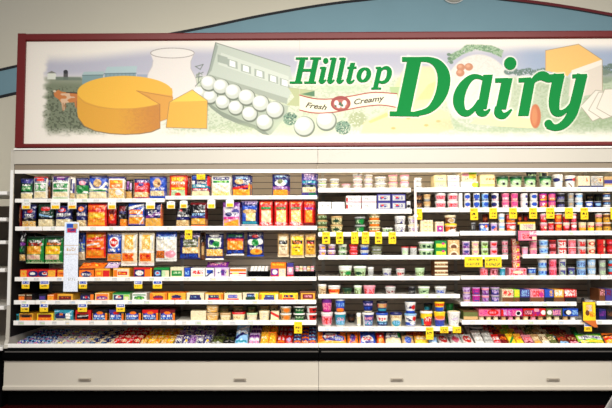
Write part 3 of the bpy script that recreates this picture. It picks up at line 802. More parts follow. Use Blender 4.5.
# artwork coordinates -> sign plane (inverse of the bilinear map)
def art2world(x, y):
    u_ = v_ = .5
    for _ in range(6):
        L_ = cTL[0] * (1 - v_) + cBL[0] * v_; R_ = cTR[0] * (1 - v_) + cBR[0] * v_; u_ = (x - L_) / (R_ - L_)
        T_ = cTL[1] * (1 - u_) + cTR[1] * u_; B_ = cBL[1] * (1 - u_) + cBR[1] * u_; v_ = (y - T_) / (B_ - T_)
    return mx0 + (mx1 - mx0) * u_, mz1 + (mz0 - mz1) * v_
def stroke_mesh(strokes, y0, y1, name, mat, letter_parent):
    m = MB(); layer = 0
    for pts, ws in strokes:
        n = len(pts); Lp = []; Rp = []
        closed = n > 3 and math.hypot(pts[0][0] - pts[-1][0], pts[0][1] - pts[-1][1]) < .01
        for i in range(n):
            a = pts[max(0, i - 1)]; b_ = pts[min(n - 1, i + 1)]
            if closed and i in (0, n - 1): a = pts[n - 2]; b_ = pts[1]
            dx, dy = b_[0] - a[0], b_[1] - a[1]; L_ = math.hypot(dx, dy); nx, ny = -dy / L_, dx / L_
            if n == 2 and abs(dx) < abs(dy): nx, ny = (-1 if dy > 0 else 1), 0; 
            if n == 2 and abs(dx) >= abs(dy): nx, ny = 0, 1
            h_ = ws[i] / 2
            Lp.append(art2world(pts[i][0] + nx * h_, pts[i][1] + ny * h_)); Rp.append(art2world(pts[i][0] - nx * h_, pts[i][1] - ny * h_))
        dy_ = -.00015 * layer; layer += 1
        b0 = len(m.v)
        for i in range(n): m.v += [(Lp[i][0], y0 + dy_, Lp[i][1]), (Rp[i][0], y0 + dy_, Rp[i][1]), (Rp[i][0], y1, Rp[i][1]), (Lp[i][0], y1, Lp[i][1])]
        for i in range(n - 1):
            a = b0 + 4 * i; c = a + 4
            m.f += [(a, a + 1, c + 1, c), (a + 1, a + 2, c + 2, c + 1), (a + 3, a, c, c + 3)]
        if not closed: m.f += [(b0, b0 + 3, b0 + 2, b0 + 1), tuple(b0 + 4 * (n - 1) + t for t in (0, 1, 2, 3))]
    o = m.build(name, mat, letter_parent); return sb(o)
for L_ in LET: stroke_mesh(L_, YS + .008, YS + .0163, 'letter', M['green'], sign)
# ribbon words
def word(text, px, py, h_px, ang, wid):
    c = bpy.data.curves.new('ribbon_word', 'FONT'); c.body = text; c.size = 1; c.shear = .35; c.extrude = .004; c.offset = .022
    o = bpy.data.objects.new('ribbon_word', c); col.objects.link(o)
    me = bpy.data.meshes.new_from_object(o.evaluated_get(bpy.context.evaluated_depsgraph_get()))
    bpy.data.objects.remove(o)
    co = np.array([v.co for v in me.vertices]); x0, x1 = co[:, 0].min(), co[:, 0].max(); hh = .72
    wx, wz = art2world(px, py); ux, uz = art2world(px + math.cos(ang), py + math.sin(ang)); s_ = math.hypot(ux - wx, uz - wz)
    sxx = wid * s_ / (x1 - x0); szz = h_px * s_ / hh
    ca, sa = (ux - wx) / s_, (uz - wz) / s_
    for v in me.vertices:
        a = (v.co.x - x0) * sxx; b_ = v.co.y * szz
        v.co = (wx + a * ca - b_ * sa, YS + .0158 - (.0009 if v.co.z > 0 else 0), wz + a * sa + b_ * ca)
    me.materials.clear(); me.materials.append(M['textdark'])
    sb(link(bpy.data.objects.new('ribbon_word', me), sign))
x, y = rp(106, 132); word('Fresh', x, y, 5.4, math.radians(7.5), 21.5)
x, y = rp(347, 119); word('Creamy', x, y, 5.4, math.radians(-8), 31)
# ------------------------------------------------------------------ products
ITEMS = []       # records for labelling
TPL = {}
KIND = dict(B=('shredded_cheese_bag', 'bag of cheese'), S=('cheese_package', 'cheese package'), U=('yogurt_cup', 'yogurt cup'), T=('dairy_tub', 'tub'),
            K=('food_carton', 'carton'), N=('snack_tray', 'tray'), P=('flat_cheese_pack', 'packet'), M=('deli_container', 'deli container'), W=('cottage_cheese_tub', 'tub'))
def template(kind, w, h, d, art, lid, seed, power):
    key = (kind, round(w, 3), round(h, 3), round(d, 3), art, lid, power)
    name = KIND[kind][0]
    if key in TPL: return copy_tree(TPL[key])
    r = bpy.data.objects.new(name, None); r.empty_display_size = .03; link(r)
    if kind in 'BP': make_bag(name, w, h, art, root=r, seed=seed, t=d)
    elif kind in 'SK': make_carton(w, h, d, art, r, seed=seed, mat='film' if kind == 'S' else 'carton', top=lid or None)
    elif kind in 'UTWM': make_tub(w, h, art, lid or 'w', r, seed=seed, power=power, taper={'U': .86, 'T': .8, 'W': .78, 'M': .86}[kind], lidh={'U': .1, 'T': .2, 'W': .14, 'M': .22}[kind])
    elif kind == 'N': make_tray(w, h, d, 0, r)
    TPL[key] = r
    return r
def record(o, kind, desc, place, xc, lvl=0, nlvl=1, dep=0, cat=None):
    o['category'] = cat or KIND[kind][1]
    ITEMS.append(dict(o=o, kind=kind, desc=desc, place=place, x=xc, lvl=lvl, n=nlvl, dep=dep))
def put(sk, kind, x0, x1, ytop, desc, art, n=1, lid='', d=None, dy=0.0, power=2.0, rz=0.0, tilt=0.0, ybot=None, place=None, cat=None, gapf=.04):
    sh = SHELF[sk]; Y0 = sh['Y'] + .016 + dy
    z0 = sh['z'] if ybot is None else Z(ybot, Y0, min((x0 + x1) / 2, 600))
    w = X(x1, Y0) - X(x0, Y0); w *= (1 - gapf * .5)
    zt_ = Z(ytop, Y0, min((x0 + x1) / 2, 600)); H = (zt_ - z0)
    if kind in 'UTWM': Y = Y0 + w / 2 + .002
    elif kind in 'BP': Y = Y0 + .03
    else: Y = Y0
    # correct the width for the depth where the thing's widest section stands
    xc = (X(x0, Y) + X(x1, Y)) / 2
    h = H / n
    dd = d if d is not None else {'B': .024, 'P': .012, 'S': .20, 'K': .16, 'N': .16}.get(kind, 0)
    if kind in 'SKN' : dd = min(dd, YB - .03 - Y)
    out = []
    for i in range(n):
        o = template(kind, w, h * .985, dd, art, lid, int(x0 * 7 + ytop), power)
        o.location = (xc, Y, z0 + i * h); o.rotation_euler = (math.radians(tilt), 0, math.radians(rz))
        record(o, kind, desc, place or sh['place'], x0, i, n, dy, cat)
        out.append(o)
    return out

def B(sk, x0, x1, yt, desc, art, **k):
    r = put(sk, 'B', x0, x1, yt, desc, art, **k)
    if 'ybot' not in k and 'dy' not in k and x1 - x0 > 8 and x0 > 26:      # a second bag of the same kind stands behind
        q = put(sk, 'B', x0 + 1, x1 + 1.6, yt + 1, desc + ', rear copy', art, dy=.11)
    return r
# --- left case, top shelf
A1 = 'j;r 0 0 1 .22 n;e .55 .16 .3 .09 u;t .2 .28 .9 .36 w;r .1 .36 .9 .6 g;t .2 .42 .8 .52 z;r 0 .66 1 .74 w;r .06 .7 .94 .95 c;s .1 .74 .9 .95 fcc'
A2 = 'n;r 0 0 1 1 w;r .06 .04 .94 .28 n;e .5 .13 .3 .08 r;t .15 .2 .85 .26 w;r .1 .32 .9 .62 g;e .3 .45 .14 .1 w;e .7 .42 .16 .1 w;t .15 .54 .85 .6 z;s .06 .66 .94 .92 fcf;r 0 .93 1 1 j'
A3 = 'w;r .05 .04 .95 .26 n;e .5 .1 .25 .06 p;t .15 .18 .85 .24 w;r .08 .32 .92 .5 g;t .3 .34 .7 .48 w;r .08 .56 .92 .66 g;s .05 .68 .95 .88 fcf;r .1 .9 .9 .96 z'
B('L1', 18.8, 31.7, 178, 'dark green bag of white shredded cheese', A1)
B('L1', 32, 46, 176, 'white bordered green shredded cheese bag with white hills', A2)
B('L1', 46.5, 50.5, 178, 'dark brown cheese bag standing edge on, narrow', 'k;r .2 .4 .8 .9 s;r .3 .1 .6 .3 u', dy=.05)
B('L1', 50.5, 68, 175.5, 'wide white framed shredded cheese bag with green band', A3)
B('L1', 68.5, 74, 176, 'white wrinkled cheese bag turned sideways', 'w;r .2 .1 .5 .6 n;r .6 .3 .9 .7 u;s .1 .7 .9 .95 ct', dy=.03)
B('L1', 74.5, 87, 177, 'green and navy cheese bag with pink emblem', 'g;r 0 0 1 .35 n;e .55 .25 .28 .1 i;r 0 .62 1 .72 w;e .4 .64 .3 .07 g;s .03 .73 .97 .97 ffc')
B('L1', 87.5, 106, 174.8, 'blue cheese bag with tan oval and white mountains', 'b;r 0 0 1 .12 n;e .5 .32 .24 .17 t;d .02 .3 .35 .62 .12 w;d .98 .3 .65 .62 .12 w;r 0 .52 1 .62 w;r .05 .58 .95 .66 z;r .3 .6 .95 .66 g;s .03 .68 .97 .96 ffcf')
B('L1', 107, 123.5, 176, 'white cheese bag with orange lettering band', 'w;r 0 0 1 .1 u;r .1 .14 .9 .5 o;t .15 .2 .85 .3 y;t .2 .36 .8 .46 f;e .68 .68 .24 .14 w;s .04 .54 .96 .94 GcGf;e .68 .7 .22 .12 w')
B('L1', 124.5, 132.5, 179, 'narrow dark purple bag with golden cheese at the bottom', 'k;r .2 .1 .5 .5 p;r .6 .2 .8 .5 v;s .1 .6 .9 .95 Gtt', dy=.04)
B('L1', 133, 148, 178, 'red cheese bag with navy top and gold band', 'r;r 0 0 1 .2 n;t .15 .1 .85 .18 v;t .1 .34 .9 .54 i;e .5 .3 .2 .08 u;s .03 .66 .97 .88 fGf;r 0 .9 1 1 p')
B('L1', 148.5, 165, 175.5, 'blue cheese bag with round tan cow emblem', 'b;r 0 0 1 .08 u;e .5 .3 .26 .2 t;e .42 .28 .08 .06 o;e .6 .34 .08 .06 s;t .05 .5 .95 .58 w;s .05 .62 .95 .86 ftc;e .5 1 .3 .12 b;r 0 .93 1 1 u')
B('L1b', 168.5, 186.5, 174.5, 'red and yellow cheese bag with green lower panel', 'r;r .08 .08 .92 .2 o;t .1 .12 .9 .26 y;r .1 .28 .9 .56 o;t .12 .32 .88 .42 w;t .12 .46 .88 .54 r;r .1 .58 .9 .66 y;r .1 .68 .9 .95 z;e .5 .88 .18 .08 r;s .1 .72 .4 .8 wz')
B('L1b', 187, 190.3, 176, 'narrow dark red cheese bag seen edge on', 'd;r .2 .2 .6 .5 k;r .3 .6 .8 .8 s', dy=.05)
B('L1b', 190.8, 209, 174, 'navy white and red cheese bag with cream window', 'n;e .15 .12 .14 .1 b;t .3 .3 .95 .42 w;r .05 .44 .95 .6 a;t .1 .46 .9 .56 w;r 0 .3 .2 .45 w;r .05 .62 .95 .72 r;t .1 .64 .9 .7 w;s .04 .74 .96 .97 ffc;r .9 .05 1 .5 r')
B('L1b', 211, 230.5, 175.2, 'white cheese bag with navy and green stripes', 'w;r .08 .08 .92 .2 n;t .15 .12 .85 .17 w;r .08 .24 .92 .36 g;t .2 .27 .8 .33 h;t .15 .46 .6 .6 e;s .05 .42 .95 .74 fwf;s .05 .75 .95 .95 cyf')
B('L1b', 231.5, 251, 174.2, 'navy cheese bag with red band over orange cheese', 'n;t .15 .08 .85 .2 l;e .4 .32 .25 .12 t;t .6 .26 .95 .44 w;d .02 .64 .98 .52 .12 r;s .04 .66 .96 .97 GoG;r .86 .4 .96 .95 G')
B('L1b', 272, 289, 173.5, 'navy purple cheese bag with white star and orange window', 'n;t .15 .06 .85 .16 l;e .5 .4 .34 .14 w;e .48 .34 .16 .1 x;e .8 .34 .1 .07 l;r .03 .54 .97 .68 p;t .1 .57 .9 .65 v;s .05 .7 .95 .97 GoG')
B('L1b', 301.5, 317, 172, 'blue and teal cheese bag with dark green bands', 'u;t .15 .05 .9 .3 v;r .08 .34 .92 .44 a;r .08 .52 .92 .6 j;t .3 .38 .7 .42 w;s .08 .62 .92 .84 fcf;e .7 .74 .2 .06 t;r .5 .86 .92 .92 g;r 0 .93 1 1 b')
# --- left case, second shelf
B('L2', 18.6, 20.8, 204, 'narrow brick red cheese bag by the left end panel', 'd;r .2 .2 .8 .8 s')
B('L2', 21, 35.3, 204, 'near black cheese bag with looping white script', 'k;r 0 0 1 .6 n;e .6 .3 .18 .09 r;t .2 .42 .9 .54 w;d .2 .62 .9 .5 .06 e;s .04 .72 .96 .97 ctG')
B('L2', 37, 53, 204, 'dark green cheese bag with red emblem and pale window', 'j;e .5 .2 .3 .1 r;t .25 .1 .75 .2 i;t .15 .34 .9 .42 e;d .1 .44 .9 .56 .07 l;r .0 .55 1 .66 k;s .03 .66 .97 .96 cff')
B('L2', 54.5, 71, 205.5, 'navy cheese bag with red emblem beside hanging paper', 'n;e .4 .2 .26 .1 r;e .4 .2 .16 .05 v;t .08 .36 .95 .46 w;d .05 .5 .95 .44 .06 e;s .03 .62 .97 .96 fcf')
B('L2', 75.5, 86, 204, 'navy cheese bag with orange round emblem', 'n;e .5 .2 .26 .12 o;e .5 .2 .14 .06 v;t .05 .36 .95 .5 w;s .03 .7 .97 .96 cft')
B('L2', 86.8, 106.5, 202.6, 'large orange red cheese bag with bright yellow centre', 'o;r 0 0 1 .1 r;t .08 .12 .92 .26 r;r 0 .28 1 .36 r;r .06 .4 .94 .9 G;t .1 .44 .9 .56 y;t .1 .62 .9 .8 o;s .12 .56 .86 .62 yG;r .9 .1 1 1 r')
B('L2', 107, 116, 207, 'crumpled red cheese bag leaning beside yellow one', 'r;r .2 .2 .8 .5 d;e .5 .5 .22 .16 o;r 0 .8 1 1 d', dy=.03)
B('L2', 117, 127, 203.5, 'dark purple cheese bag with orange lower window', 'k;r .2 .1 .8 .3 d;t .2 .3 .9 .4 u;s .3 .65 .97 .95 ooG')
B('L2', 127.5, 144, 202, 'blue and white cheese bag with two orange bands', 'b;d .0 .25 1 .1 .12 w;d .2 .3 1 .12 .05 n;r .05 .3 .9 .48 o;t .1 .34 .8 .44 f;d .6 .5 1 .2 .06 w;r .05 .52 .95 .58 f;s .03 .6 .97 .88 GoG;d .7 .9 1 .6 .06 w;r 0 .9 1 1 n')
B('L2', 144.5, 161.5, 202.5, 'navy cheese bag with purple swoosh over orange cheese', 'n;t .2 .3 .8 .4 w;d .05 .6 .98 .42 .12 p;t .2 .44 .98 .52 w;s .04 .64 .96 .97 GGt;r .95 0 1 1 o')
B('L2', 175.5, 189, 203.5, 'dark navy cheese bag with white script and gold base', 'k;t .15 .32 .85 .42 e;t .08 .46 .95 .56 w;r 0 .58 1 .68 n;e .4 .28 .1 .05 r;s .05 .7 .95 .95 ctt')
B('L2', 190, 206.5, 202, 'dark cheese bag with two rows of blue script', 'k;r 0 0 1 .1 d;t .2 .3 .9 .4 w;t .1 .44 .9 .54 l;r .0 .55 1 .62 u;r .9 .1 1 .95 d;s .05 .66 .94 .9 GtG;r .05 .92 .95 .96 o')
B('L2', 222.5, 240, 201.5, 'white violet cheese bag with orange diagonal window', 'v;r 0 0 1 .2 p;e .3 .32 .22 .1 w;e .75 .4 .2 .12 u;t .1 .42 .9 .56 w;e .35 .5 .2 .08 n;r .05 .6 .95 .7 m;s .05 .7 .95 .97 GGo;d .1 .8 .9 .66 .08 i')
B('L2', 241, 258, 200, 'navy cheese bag with orange band and cream label', 'n;t .2 .04 .9 .14 v;r .1 .2 .9 .34 b;e .5 .42 .4 .09 t;s .3 .5 .85 .78 cyf;r .1 .5 .28 .78 b;r .08 .8 .92 .88 a;r .04 .9 .96 .94 w')
for i, (a, b_, nm, cc) in enumerate([(259, 273, 'red shredded cheese bag with dark green cap', 'g'), (274, 288, 'wide red shredded cheese bag with pale yellow window', 'x'), (288.7, 303, 'red shredded cheese bag with olive cap line', 'x'), (303.5, 314.5, 'narrow red cheese bag with dark orange window', 'p')]):
    if i < 3: art = 'r;t .1 .05 .9 .15 o;r .15 .26 .85 .36 %s;s .18 .38 .84 .84 %s;e .3 .86 .2 .05 i;t .2 .84 .9 .95 w' % (cc, 'ffc' if i == 0 else 'cyf')
    else: art = 'r;t .1 .05 .9 .15 o;r .1 .28 .9 .36 p;s .18 .38 .84 .84 GoG;r 0 .86 1 1 d'
    B('L2', a, b_, 199.6, nm, art)
# --- left case, third shelf: bags hanging from hooks
HOOKS = []
def HB(x0, x1, yt, yb, desc, art, dy=.07):
    o = B('L3', x0, x1, yt, desc, art, ybot=yb, dy=dy, place='hanging over left case third shelf')[0]; HOOKS.append((o, desc)); return o
HB(19.4, 25.6, 232, 262, 'dark green purple cheese bag by the end panel', 'k;t .2 .2 .9 .3 e;e .6 .4 .3 .08 p;r .1 .45 .9 .7 j;t .1 .5 .8 .65 g;s .1 .75 .9 .95 tcG', dy=.0)
GB = 'g;r 0 0 1 .1 j;r .1 .12 .9 .36 j;t .15 .14 .85 .24 w;t .12 .24 .88 .34 r;r .05 .37 .85 .66 G;t .1 .48 .8 .58 o;r .06 .68 .8 .86 f;s .1 .7 .75 .84 fci;r 0 .9 1 1 g;t .1 .9 .9 .98 z'
HB(26, 44.2, 236, 263.5, 'green cheese bag with dark orange block, left of twin', GB)
HB(44.5, 63.5, 235.5, 263.5, 'green cheese bag with yellow block beside hanging paper', GB.replace('.66 G', '.66 y').replace('.34 r', '.34 o'))
HB(77.5, 85, 232, 260, 'narrow blue and green bag right of hanging paper', 'b;r .2 .1 .8 .35 n;t .1 .4 .9 .7 z;r 0 .7 1 1 f')
HB(85.5, 106, 231.5, 258, 'orange cheese bag with slanted red script', 'o;t .1 .12 .8 .18 y;d .05 .36 .85 .24 .14 r;t .1 .3 .8 .34 f;d .05 .52 .7 .44 .06 w;r .05 .6 1 .68 r;e .45 .76 .3 .1 o;t .1 .74 .8 .9 G;r .9 0 1 1 r', dy=.05)
HB(107, 121.5, 232.5, 261, 'blue cheese bag with red round face emblem', 'b;t .1 .04 .9 .1 w;e .5 .34 .34 .2 w;e .5 .34 .26 .15 r;t .3 .3 .7 .38 w;t .1 .56 .9 .66 w;r 0 .68 1 .72 k;s .05 .73 .95 .96 otG', dy=.04)
HB(122, 127, 233, 258, 'light blue cheese bag edge between blue and white bags', 'l;r .3 .1 .7 .6 b;r 0 .7 1 1 e', dy=.11)
WB = 'f;r .25 .08 .75 .5 G;s .3 .14 .7 .5 GcG;r .02 .55 .98 .6 w;r .08 .62 .8 .86 o;t .14 .66 .74 .8 r;r 0 .9 1 1 w;d .1 0 .1 .5 .1 w;d .9 0 .9 .5 .1 q'
HB(121, 137.5, 232, 266, 'tall white cheese pouch with golden strip, left of pair', WB, dy=.02)
HB(138.5, 154.5, 232, 266, 'tall white cheese pouch with golden strip, right of pair', WB, dy=.02)
HB(155.5, 177, 231, 261.5, 'large white and blue bag with brown speckled corner', 'w;r 0 0 1 .18 b;t .1 .14 .9 .24 l;s .1 .28 .9 .6 wwfq;t .05 .2 .4 .3 e;s .02 .64 .45 .88 os;e .7 .75 .25 .12 i;r .5 .88 .9 .98 w', dy=.04)
HB(179.5, 200.5, 231, 259, 'navy speckled cheese bag with green centre panel', 'n;t .05 .04 .95 .22 v;r .18 .26 .85 .56 x;t .22 .3 .8 .4 w;t .22 .44 .8 .5 w;s .15 .58 .9 .78 fcG;t .05 .82 .9 .94 b;r .9 .2 .97 .95 t')
HB(201, 204.7, 232, 260, 'narrow brown and cream cheese bag edge', 's;r 0 .1 1 .35 k;r .2 .5 .9 .8 t', dy=.11)
HB(205.3, 224, 232, 260, 'navy cheese bag with green picture in white frame', 'n;e .5 .1 .3 .06 w;r .16 .2 .84 .54 w;r .2 .23 .8 .52 z;e .35 .36 .16 .1 n;e .6 .42 .2 .1 g;t .2 .52 .8 .58 g;s .05 .6 .95 .86 GcG;r .02 .88 .98 .93 n;r .02 .93 .98 .98 w')
HB(226, 244.5, 232, 255.5, 'blue bag of orange cheese sticks with red band', 'n;t .1 .06 .9 .2 g;r .05 .28 .95 .36 r;s .05 .36 .95 .74 GoG;r .2 .36 .24 .74 o;r .4 .36 .44 .74 o;r .6 .36 .64 .74 o;r .8 .36 .84 .74 o;t .1 .78 .9 .9 b;r .3 .92 .95 .96 w')
HB(246.8, 264, 231.5, 256.5, 'navy cheese bag with white floral pattern', 'n;t .15 .06 .85 .16 w;e .5 .18 .2 .07 r;e .25 .42 .2 .12 w;e .75 .4 .2 .12 w;e .5 .44 .22 .14 g;t .15 .6 .85 .7 w;e .55 .8 .36 .12 G;e .62 .78 .14 .06 o;r 0 .94 1 1 b')
CB = 't;r .12 .14 .88 .88 %s;r .14 .3 .86 .46 k;t .2 .33 .8 .43 %s;t .2 .54 .8 .6 s;t .3 .66 .7 .7 s;r 0 .9 1 1 f'
HB(277.5, 289, 232.5, 257, 'clear cheese pouch with cream label and black patch', CB % ('f', 'e'), dy=.05)
HB(290, 304.5, 232.5, 258, 'wide clear cheese pouch with yellow label', CB % ('y', 'o'), dy=.05)
HB(305, 316, 233, 257, 'clear cheese pouch with gold label by the case divider', CB % ('G', 'r'), dy=.05)
# --- left case, third shelf standing
def P3(x0, x1, yt, desc, art, kind='S', **k): return put('L3', kind, x0, x1, yt, desc, art, **k)
P3(20, 38, 269.5, 'red orange cheese package with navy emblem', 'r;r .05 .15 .4 .9 G;e .75 .55 .28 .36 n;e .72 .5 .14 .16 w;t .1 .4 .38 .7 o')
P3(38.3, 56.5, 269.5, 'orange cheese package with white and red emblem', 'r;r .55 .15 .95 .9 G;e .28 .55 .28 .36 n;e .35 .5 .14 .16 w;e .36 .46 .1 .1 r')
P3(57.5, 65, 270, 'small orange cheese package beside hanging paper', 'G;r .1 .2 .9 .8 o;t .2 .4 .8 .6 d')
P3(79, 94, 269, 'orange cheese package with white and navy script', 'o;e .5 .6 .38 .34 n;t .2 .45 .8 .75 w;r 0 0 1 .1 d')
P3(95, 110, 268.5, 'orange gold cheese package with red patch', 'G;r .05 .2 .5 .9 o;r .55 .2 .95 .9 r;t .15 .4 .45 .7 y')
P3(113, 130, 268, 'cream and orange cheese box with red lettering', 'G;r .05 .1 .95 .9 f;r .3 .35 .85 .75 r;t .35 .45 .8 .65 y;r .05 .2 .25 .9 o')
P3(133.5, 152, 267.5, 'red framed cheese box with navy white emblem', 'r;r .06 .2 .6 .92 n;e .32 .55 .22 .24 w;t .2 .5 .5 .65 r;r .62 .2 .92 .92 o;r .92 .1 1 1 G')
P3(153.5, 169.5, 267.5, 'green topped cheese box with navy emblem', 'g;r .03 .25 .5 .95 n;e .26 .58 .18 .22 l;e .26 .56 .1 .1 r;r .52 .3 .97 .95 f;r .52 .35 .75 .95 z', lid='g')
P3(170.3, 184, 267, 'white cheese box with green rectangular label', 'f;r .12 .35 .85 .85 g;t .2 .45 .78 .65 z;r 0 0 1 .06 z')
P3(184.5, 190, 268, 'small blue cheese package', 'b;t .1 .3 .9 .7 l')
P3(190.8, 205, 268, 'white cheese box with red numerals', 'w;t .15 .25 .85 .65 r;r .1 .75 .9 .9 c')
P3(205.5, 214, 268, 'blue and white soft package', 'w;r .2 .2 .9 .6 b;d .1 .9 .9 .3 .15 n', d=.1)
P3(214.4, 229, 267.5, 'purple and white cheese snack package', 'v;r .1 .1 .45 .9 w;r .5 .2 .7 .8 p;r .78 .2 .95 .85 f;t .15 .3 .9 .6 u', d=.1)
P3(229.6, 246.5, 268, 'white box with orange red stripes', 'w;r .04 .12 .96 .38 o;r .04 .5 .96 .68 r;e .35 .55 .2 .12 y;t .3 .76 .9 .86 s')
P3(270.5, 286, 262.5, 'orange snack box with purple emblem and white panel', 'o;t .1 .08 .9 .18 y;r .04 .42 .5 .98 p;e .28 .64 .16 .16 w;r .55 .4 .96 .98 f;t .6 .5 .92 .85 q;r .04 .85 .5 .98 r')
P3(287, 293.5, 263, 'narrow purple and red snack box', 'u;r .1 .3 .9 .8 i;e .5 .5 .3 .14 w;r 0 .82 1 1 r')
# trays of wrapped pieces
def tray(x0, x1, desc, cols_, hid, k=14):
    t = P3(x0, x1, 271, desc, '', kind='N', d=.15)[0]
    rs = random.Random(hid); w = (X(x1, .05) - X(x0, .05)) - .02
    zb = SHELF['L3']['z']
    for r in range(3):
        for i in range(5):
            ch, cn = cols_[(i + r * 2) % len(cols_)]
            m = MB(); L_ = w / 5 * .8; m.tube((-L_ / 2, 0, 0), (L_ / 2, 0, 0), .011, 8); m.tube((-L_ * .56, 0, 0), (-L_ * .5, 0, 0), .005, 6); m.tube((L_ * .5, 0, 0), (L_ * .56, 0, 0), .005, 6)
            o = mesh_obj('wrapped_cheese_bite', m.v, m.f, M['plastic'], None, np.tile(lin(C(ch)), (len(m.v), 1)), smooth=True)
            o.location = (t.location.x + w * ((i + .5) / 5 - .5) + rs.uniform(-.002, .002), t.location.y + .03 + .042 * r, zb + .048 + .012 * r); o.rotation_euler = (0, rs.uniform(-.3, .3), rs.uniform(-.25, .25))
            o['category'] = 'wrapped bite'; ITEMS.append(dict(o=o, kind='bite', desc='%s wrapped bite in %s row' % (cn, ('front', 'middle', 'back')[r]), place='of the ' + hid, x=o.location.x, lvl=0, n=1, dep=0))
        # filler layer carrying the visible bites
    m = MB(); m.box(-w / 2, w / 2, .012, .138, .006, .036); f = m.build('loose_bites', M['white'], t); f['kind'] = 'stuff'
tray(248, 269, 'black tray of white wrapped bites', [('w', 'white')], 'left black tray')
tray(294, 315.5, 'black tray of pink and white wrapped bites', [('i', 'pink'), ('f', 'cream'), ('q', 'grey'), ('t', 'tan')], 'right black tray')
# --- left case, fourth shelf
def L4(x0, x1, yt, desc, art, **k): return put('L4', 'K', x0, x1, yt, desc, art, **k)
fr_ = lambda a, b_, c_: '%s;r .12 .3 .88 .9 %s;t .2 .5 .8 .68 %s;r .1 .12 .9 .18 f' % (a, b_, c_)
L4(19, 26, 294.5, 'small brown orange cheese box at the left end', fr_('s', 'o', 'd')); L4(27, 33, 294.5, 'dark brown cheese box second from left end', fr_('k', 's', 'd'))
L4(39.5, 47, 294, 'dark purple cheese box', fr_('k', 'u', 'p')); L4(48, 54.7, 294.7, 'small bright orange cheese box', fr_('o', 'G', 'r'))
L4(58, 73.5, 294, 'orange framed cheese box with dark red label', 'G;r .1 .28 .9 .9 s;r .14 .36 .86 .8 d;t .3 .45 .7 .6 o')
L4(81, 94.5, 293.5, 'navy cheese box with white script and orange side', 'k;r .05 .3 .7 .9 n;t .15 .45 .65 .7 w;r .75 .15 .97 .9 o;e .45 .5 .12 .14 r')
L4(95.3, 110, 293, 'peach framed cheese box with purple label', 'G;r .08 .1 .92 .95 f;r .1 .15 .9 .9 o;e .5 .65 .36 .24 p;t .25 .6 .75 .72 f')
L4(113, 130.5, 293, 'green topped cheese box with navy white emblem', 'z;r 0 0 1 .18 g;r .08 .25 .62 .9 n;e .34 .55 .18 .2 w;e .4 .5 .1 .12 r;r .66 .25 .95 .9 h;r .7 .45 .92 .9 f', lid='g')
L4(132.5, 147, 293, 'white cheese box with green oval label', 'w;r .06 .2 .94 .3 g;e .5 .65 .36 .24 g;t .25 .6 .75 .72 h')
L4(150, 167.5, 292.8, 'orange cheese box with maroon label', 'G;r .02 .15 .2 .95 o;e .5 .6 .3 .3 d;r .22 .7 .78 .9 r;t .3 .45 .7 .62 p;r .85 .1 1 1 o', lid='o')
L4(168.3, 186, 292.8, 'gold cheese box with navy and red label', 'G;r .02 .15 .15 .95 y;e .48 .5 .28 .22 n;r .2 .68 .78 .92 r;t .3 .72 .7 .84 o;r .85 .1 1 1 G', lid='o')
L4(186.7, 204.5, 292.8, 'cream cheese box with navy label', 'f;r .2 .3 .78 .72 n;r .17 .62 .82 .9 n;t .3 .45 .7 .6 l;r 0 .92 1 1 c', lid='f')
L4(205.2, 223.5, 292.6, 'yellow orange cheese box with navy and red label', 'G;r .04 .2 .2 .95 f;r .2 .3 .75 .66 n;r .16 .68 .8 .94 r;t .3 .4 .7 .56 z;r .85 .2 1 .95 o', lid='s')
L4(224.3, 242, 292.8, 'cream cheese box with blue and red label', 'f;r .22 .25 .75 .66 b;t .3 .35 .7 .55 v;r .16 .72 .82 .95 r;r .02 .2 .16 .95 c', lid='x')
L4(242.8, 258.5, 292.5, 'pale yellow cheese box with green navy label', 'f;r .25 .15 .75 .6 n;r .2 .55 .8 .92 j;t .3 .3 .7 .5 l;r .82 .1 .98 .95 y', lid='x')
L4(259.2, 278.5, 293, 'yellow cheese box with purple navy label', 'y;r .02 .2 .14 .95 o;r .3 .25 .75 .7 n;r .25 .6 .8 .9 u;t .35 .35 .7 .55 l;r .85 .2 .98 .95 f', lid='G')
L4(279.2, 298, 293, 'golden cheese box with navy label over red stripe', 'y;r .02 .2 .15 .95 o;r .25 .25 .72 .6 n;r .2 .66 .8 .94 r;t .3 .3 .66 .5 o;r .85 .3 .97 .95 G', lid='x')
L4(299.5, 316, 291, 'brown cheese box with yellow frame', 's;r .08 .22 .92 .95 G;r .18 .35 .82 .82 d;t .26 .45 .74 .68 i', lid='k')
# --- left case, fifth shelf
def L5(x0, x1, yt, desc, art, kind='S', **k): return put('L5', kind, x0, x1, yt, desc, art, **k)
L5(17.8, 20.3, 314, 'small dark teal package at the left end', 'a;r .2 .2 .8 .8 j')
L5(20.5, 34.3, 313.4, 'yellow framed orange cheese pack with dark lid label', 'G;r .08 .15 .92 .5 s;r .1 .5 .9 .92 o;r .2 .25 .8 .5 k')
L5(38, 54.3, 313.4, 'larger yellow framed orange cheese pack', 'y;r .08 .15 .92 .5 s;r .1 .5 .9 .92 o;r .15 .22 .85 .5 d;t .3 .6 .7 .8 G')
L5(55.2, 75, 310, 'turquoise bag with navy oval and white patch', 'a;e .36 .55 .28 .34 n;e .4 .42 .1 .1 o;r .65 .3 .85 .8 w;r .1 .8 .8 .92 f;d .0 .2 .3 .1 .08 l;r .86 .2 .96 .9 a', kind='B', d=.02)
L5(76.3, 92, 310, 'red cheese loaf with wide black band', 'r;r .1 .35 .85 .8 k;d .15 .6 .85 .5 .1 q;e .5 .45 .2 .1 s;r .1 .85 .9 .95 o', lid='d')
LO = 'k;r .02 .1 .98 1 G;r .02 .05 .98 .3 %s;r .06 .3 .84 .9 n;e .45 .55 .36 .3 b;t .12 .5 .8 .68 w;e .5 .3 .2 .12 %s;t .1 .74 .84 .88 l;r .84 .4 .97 .95 o'
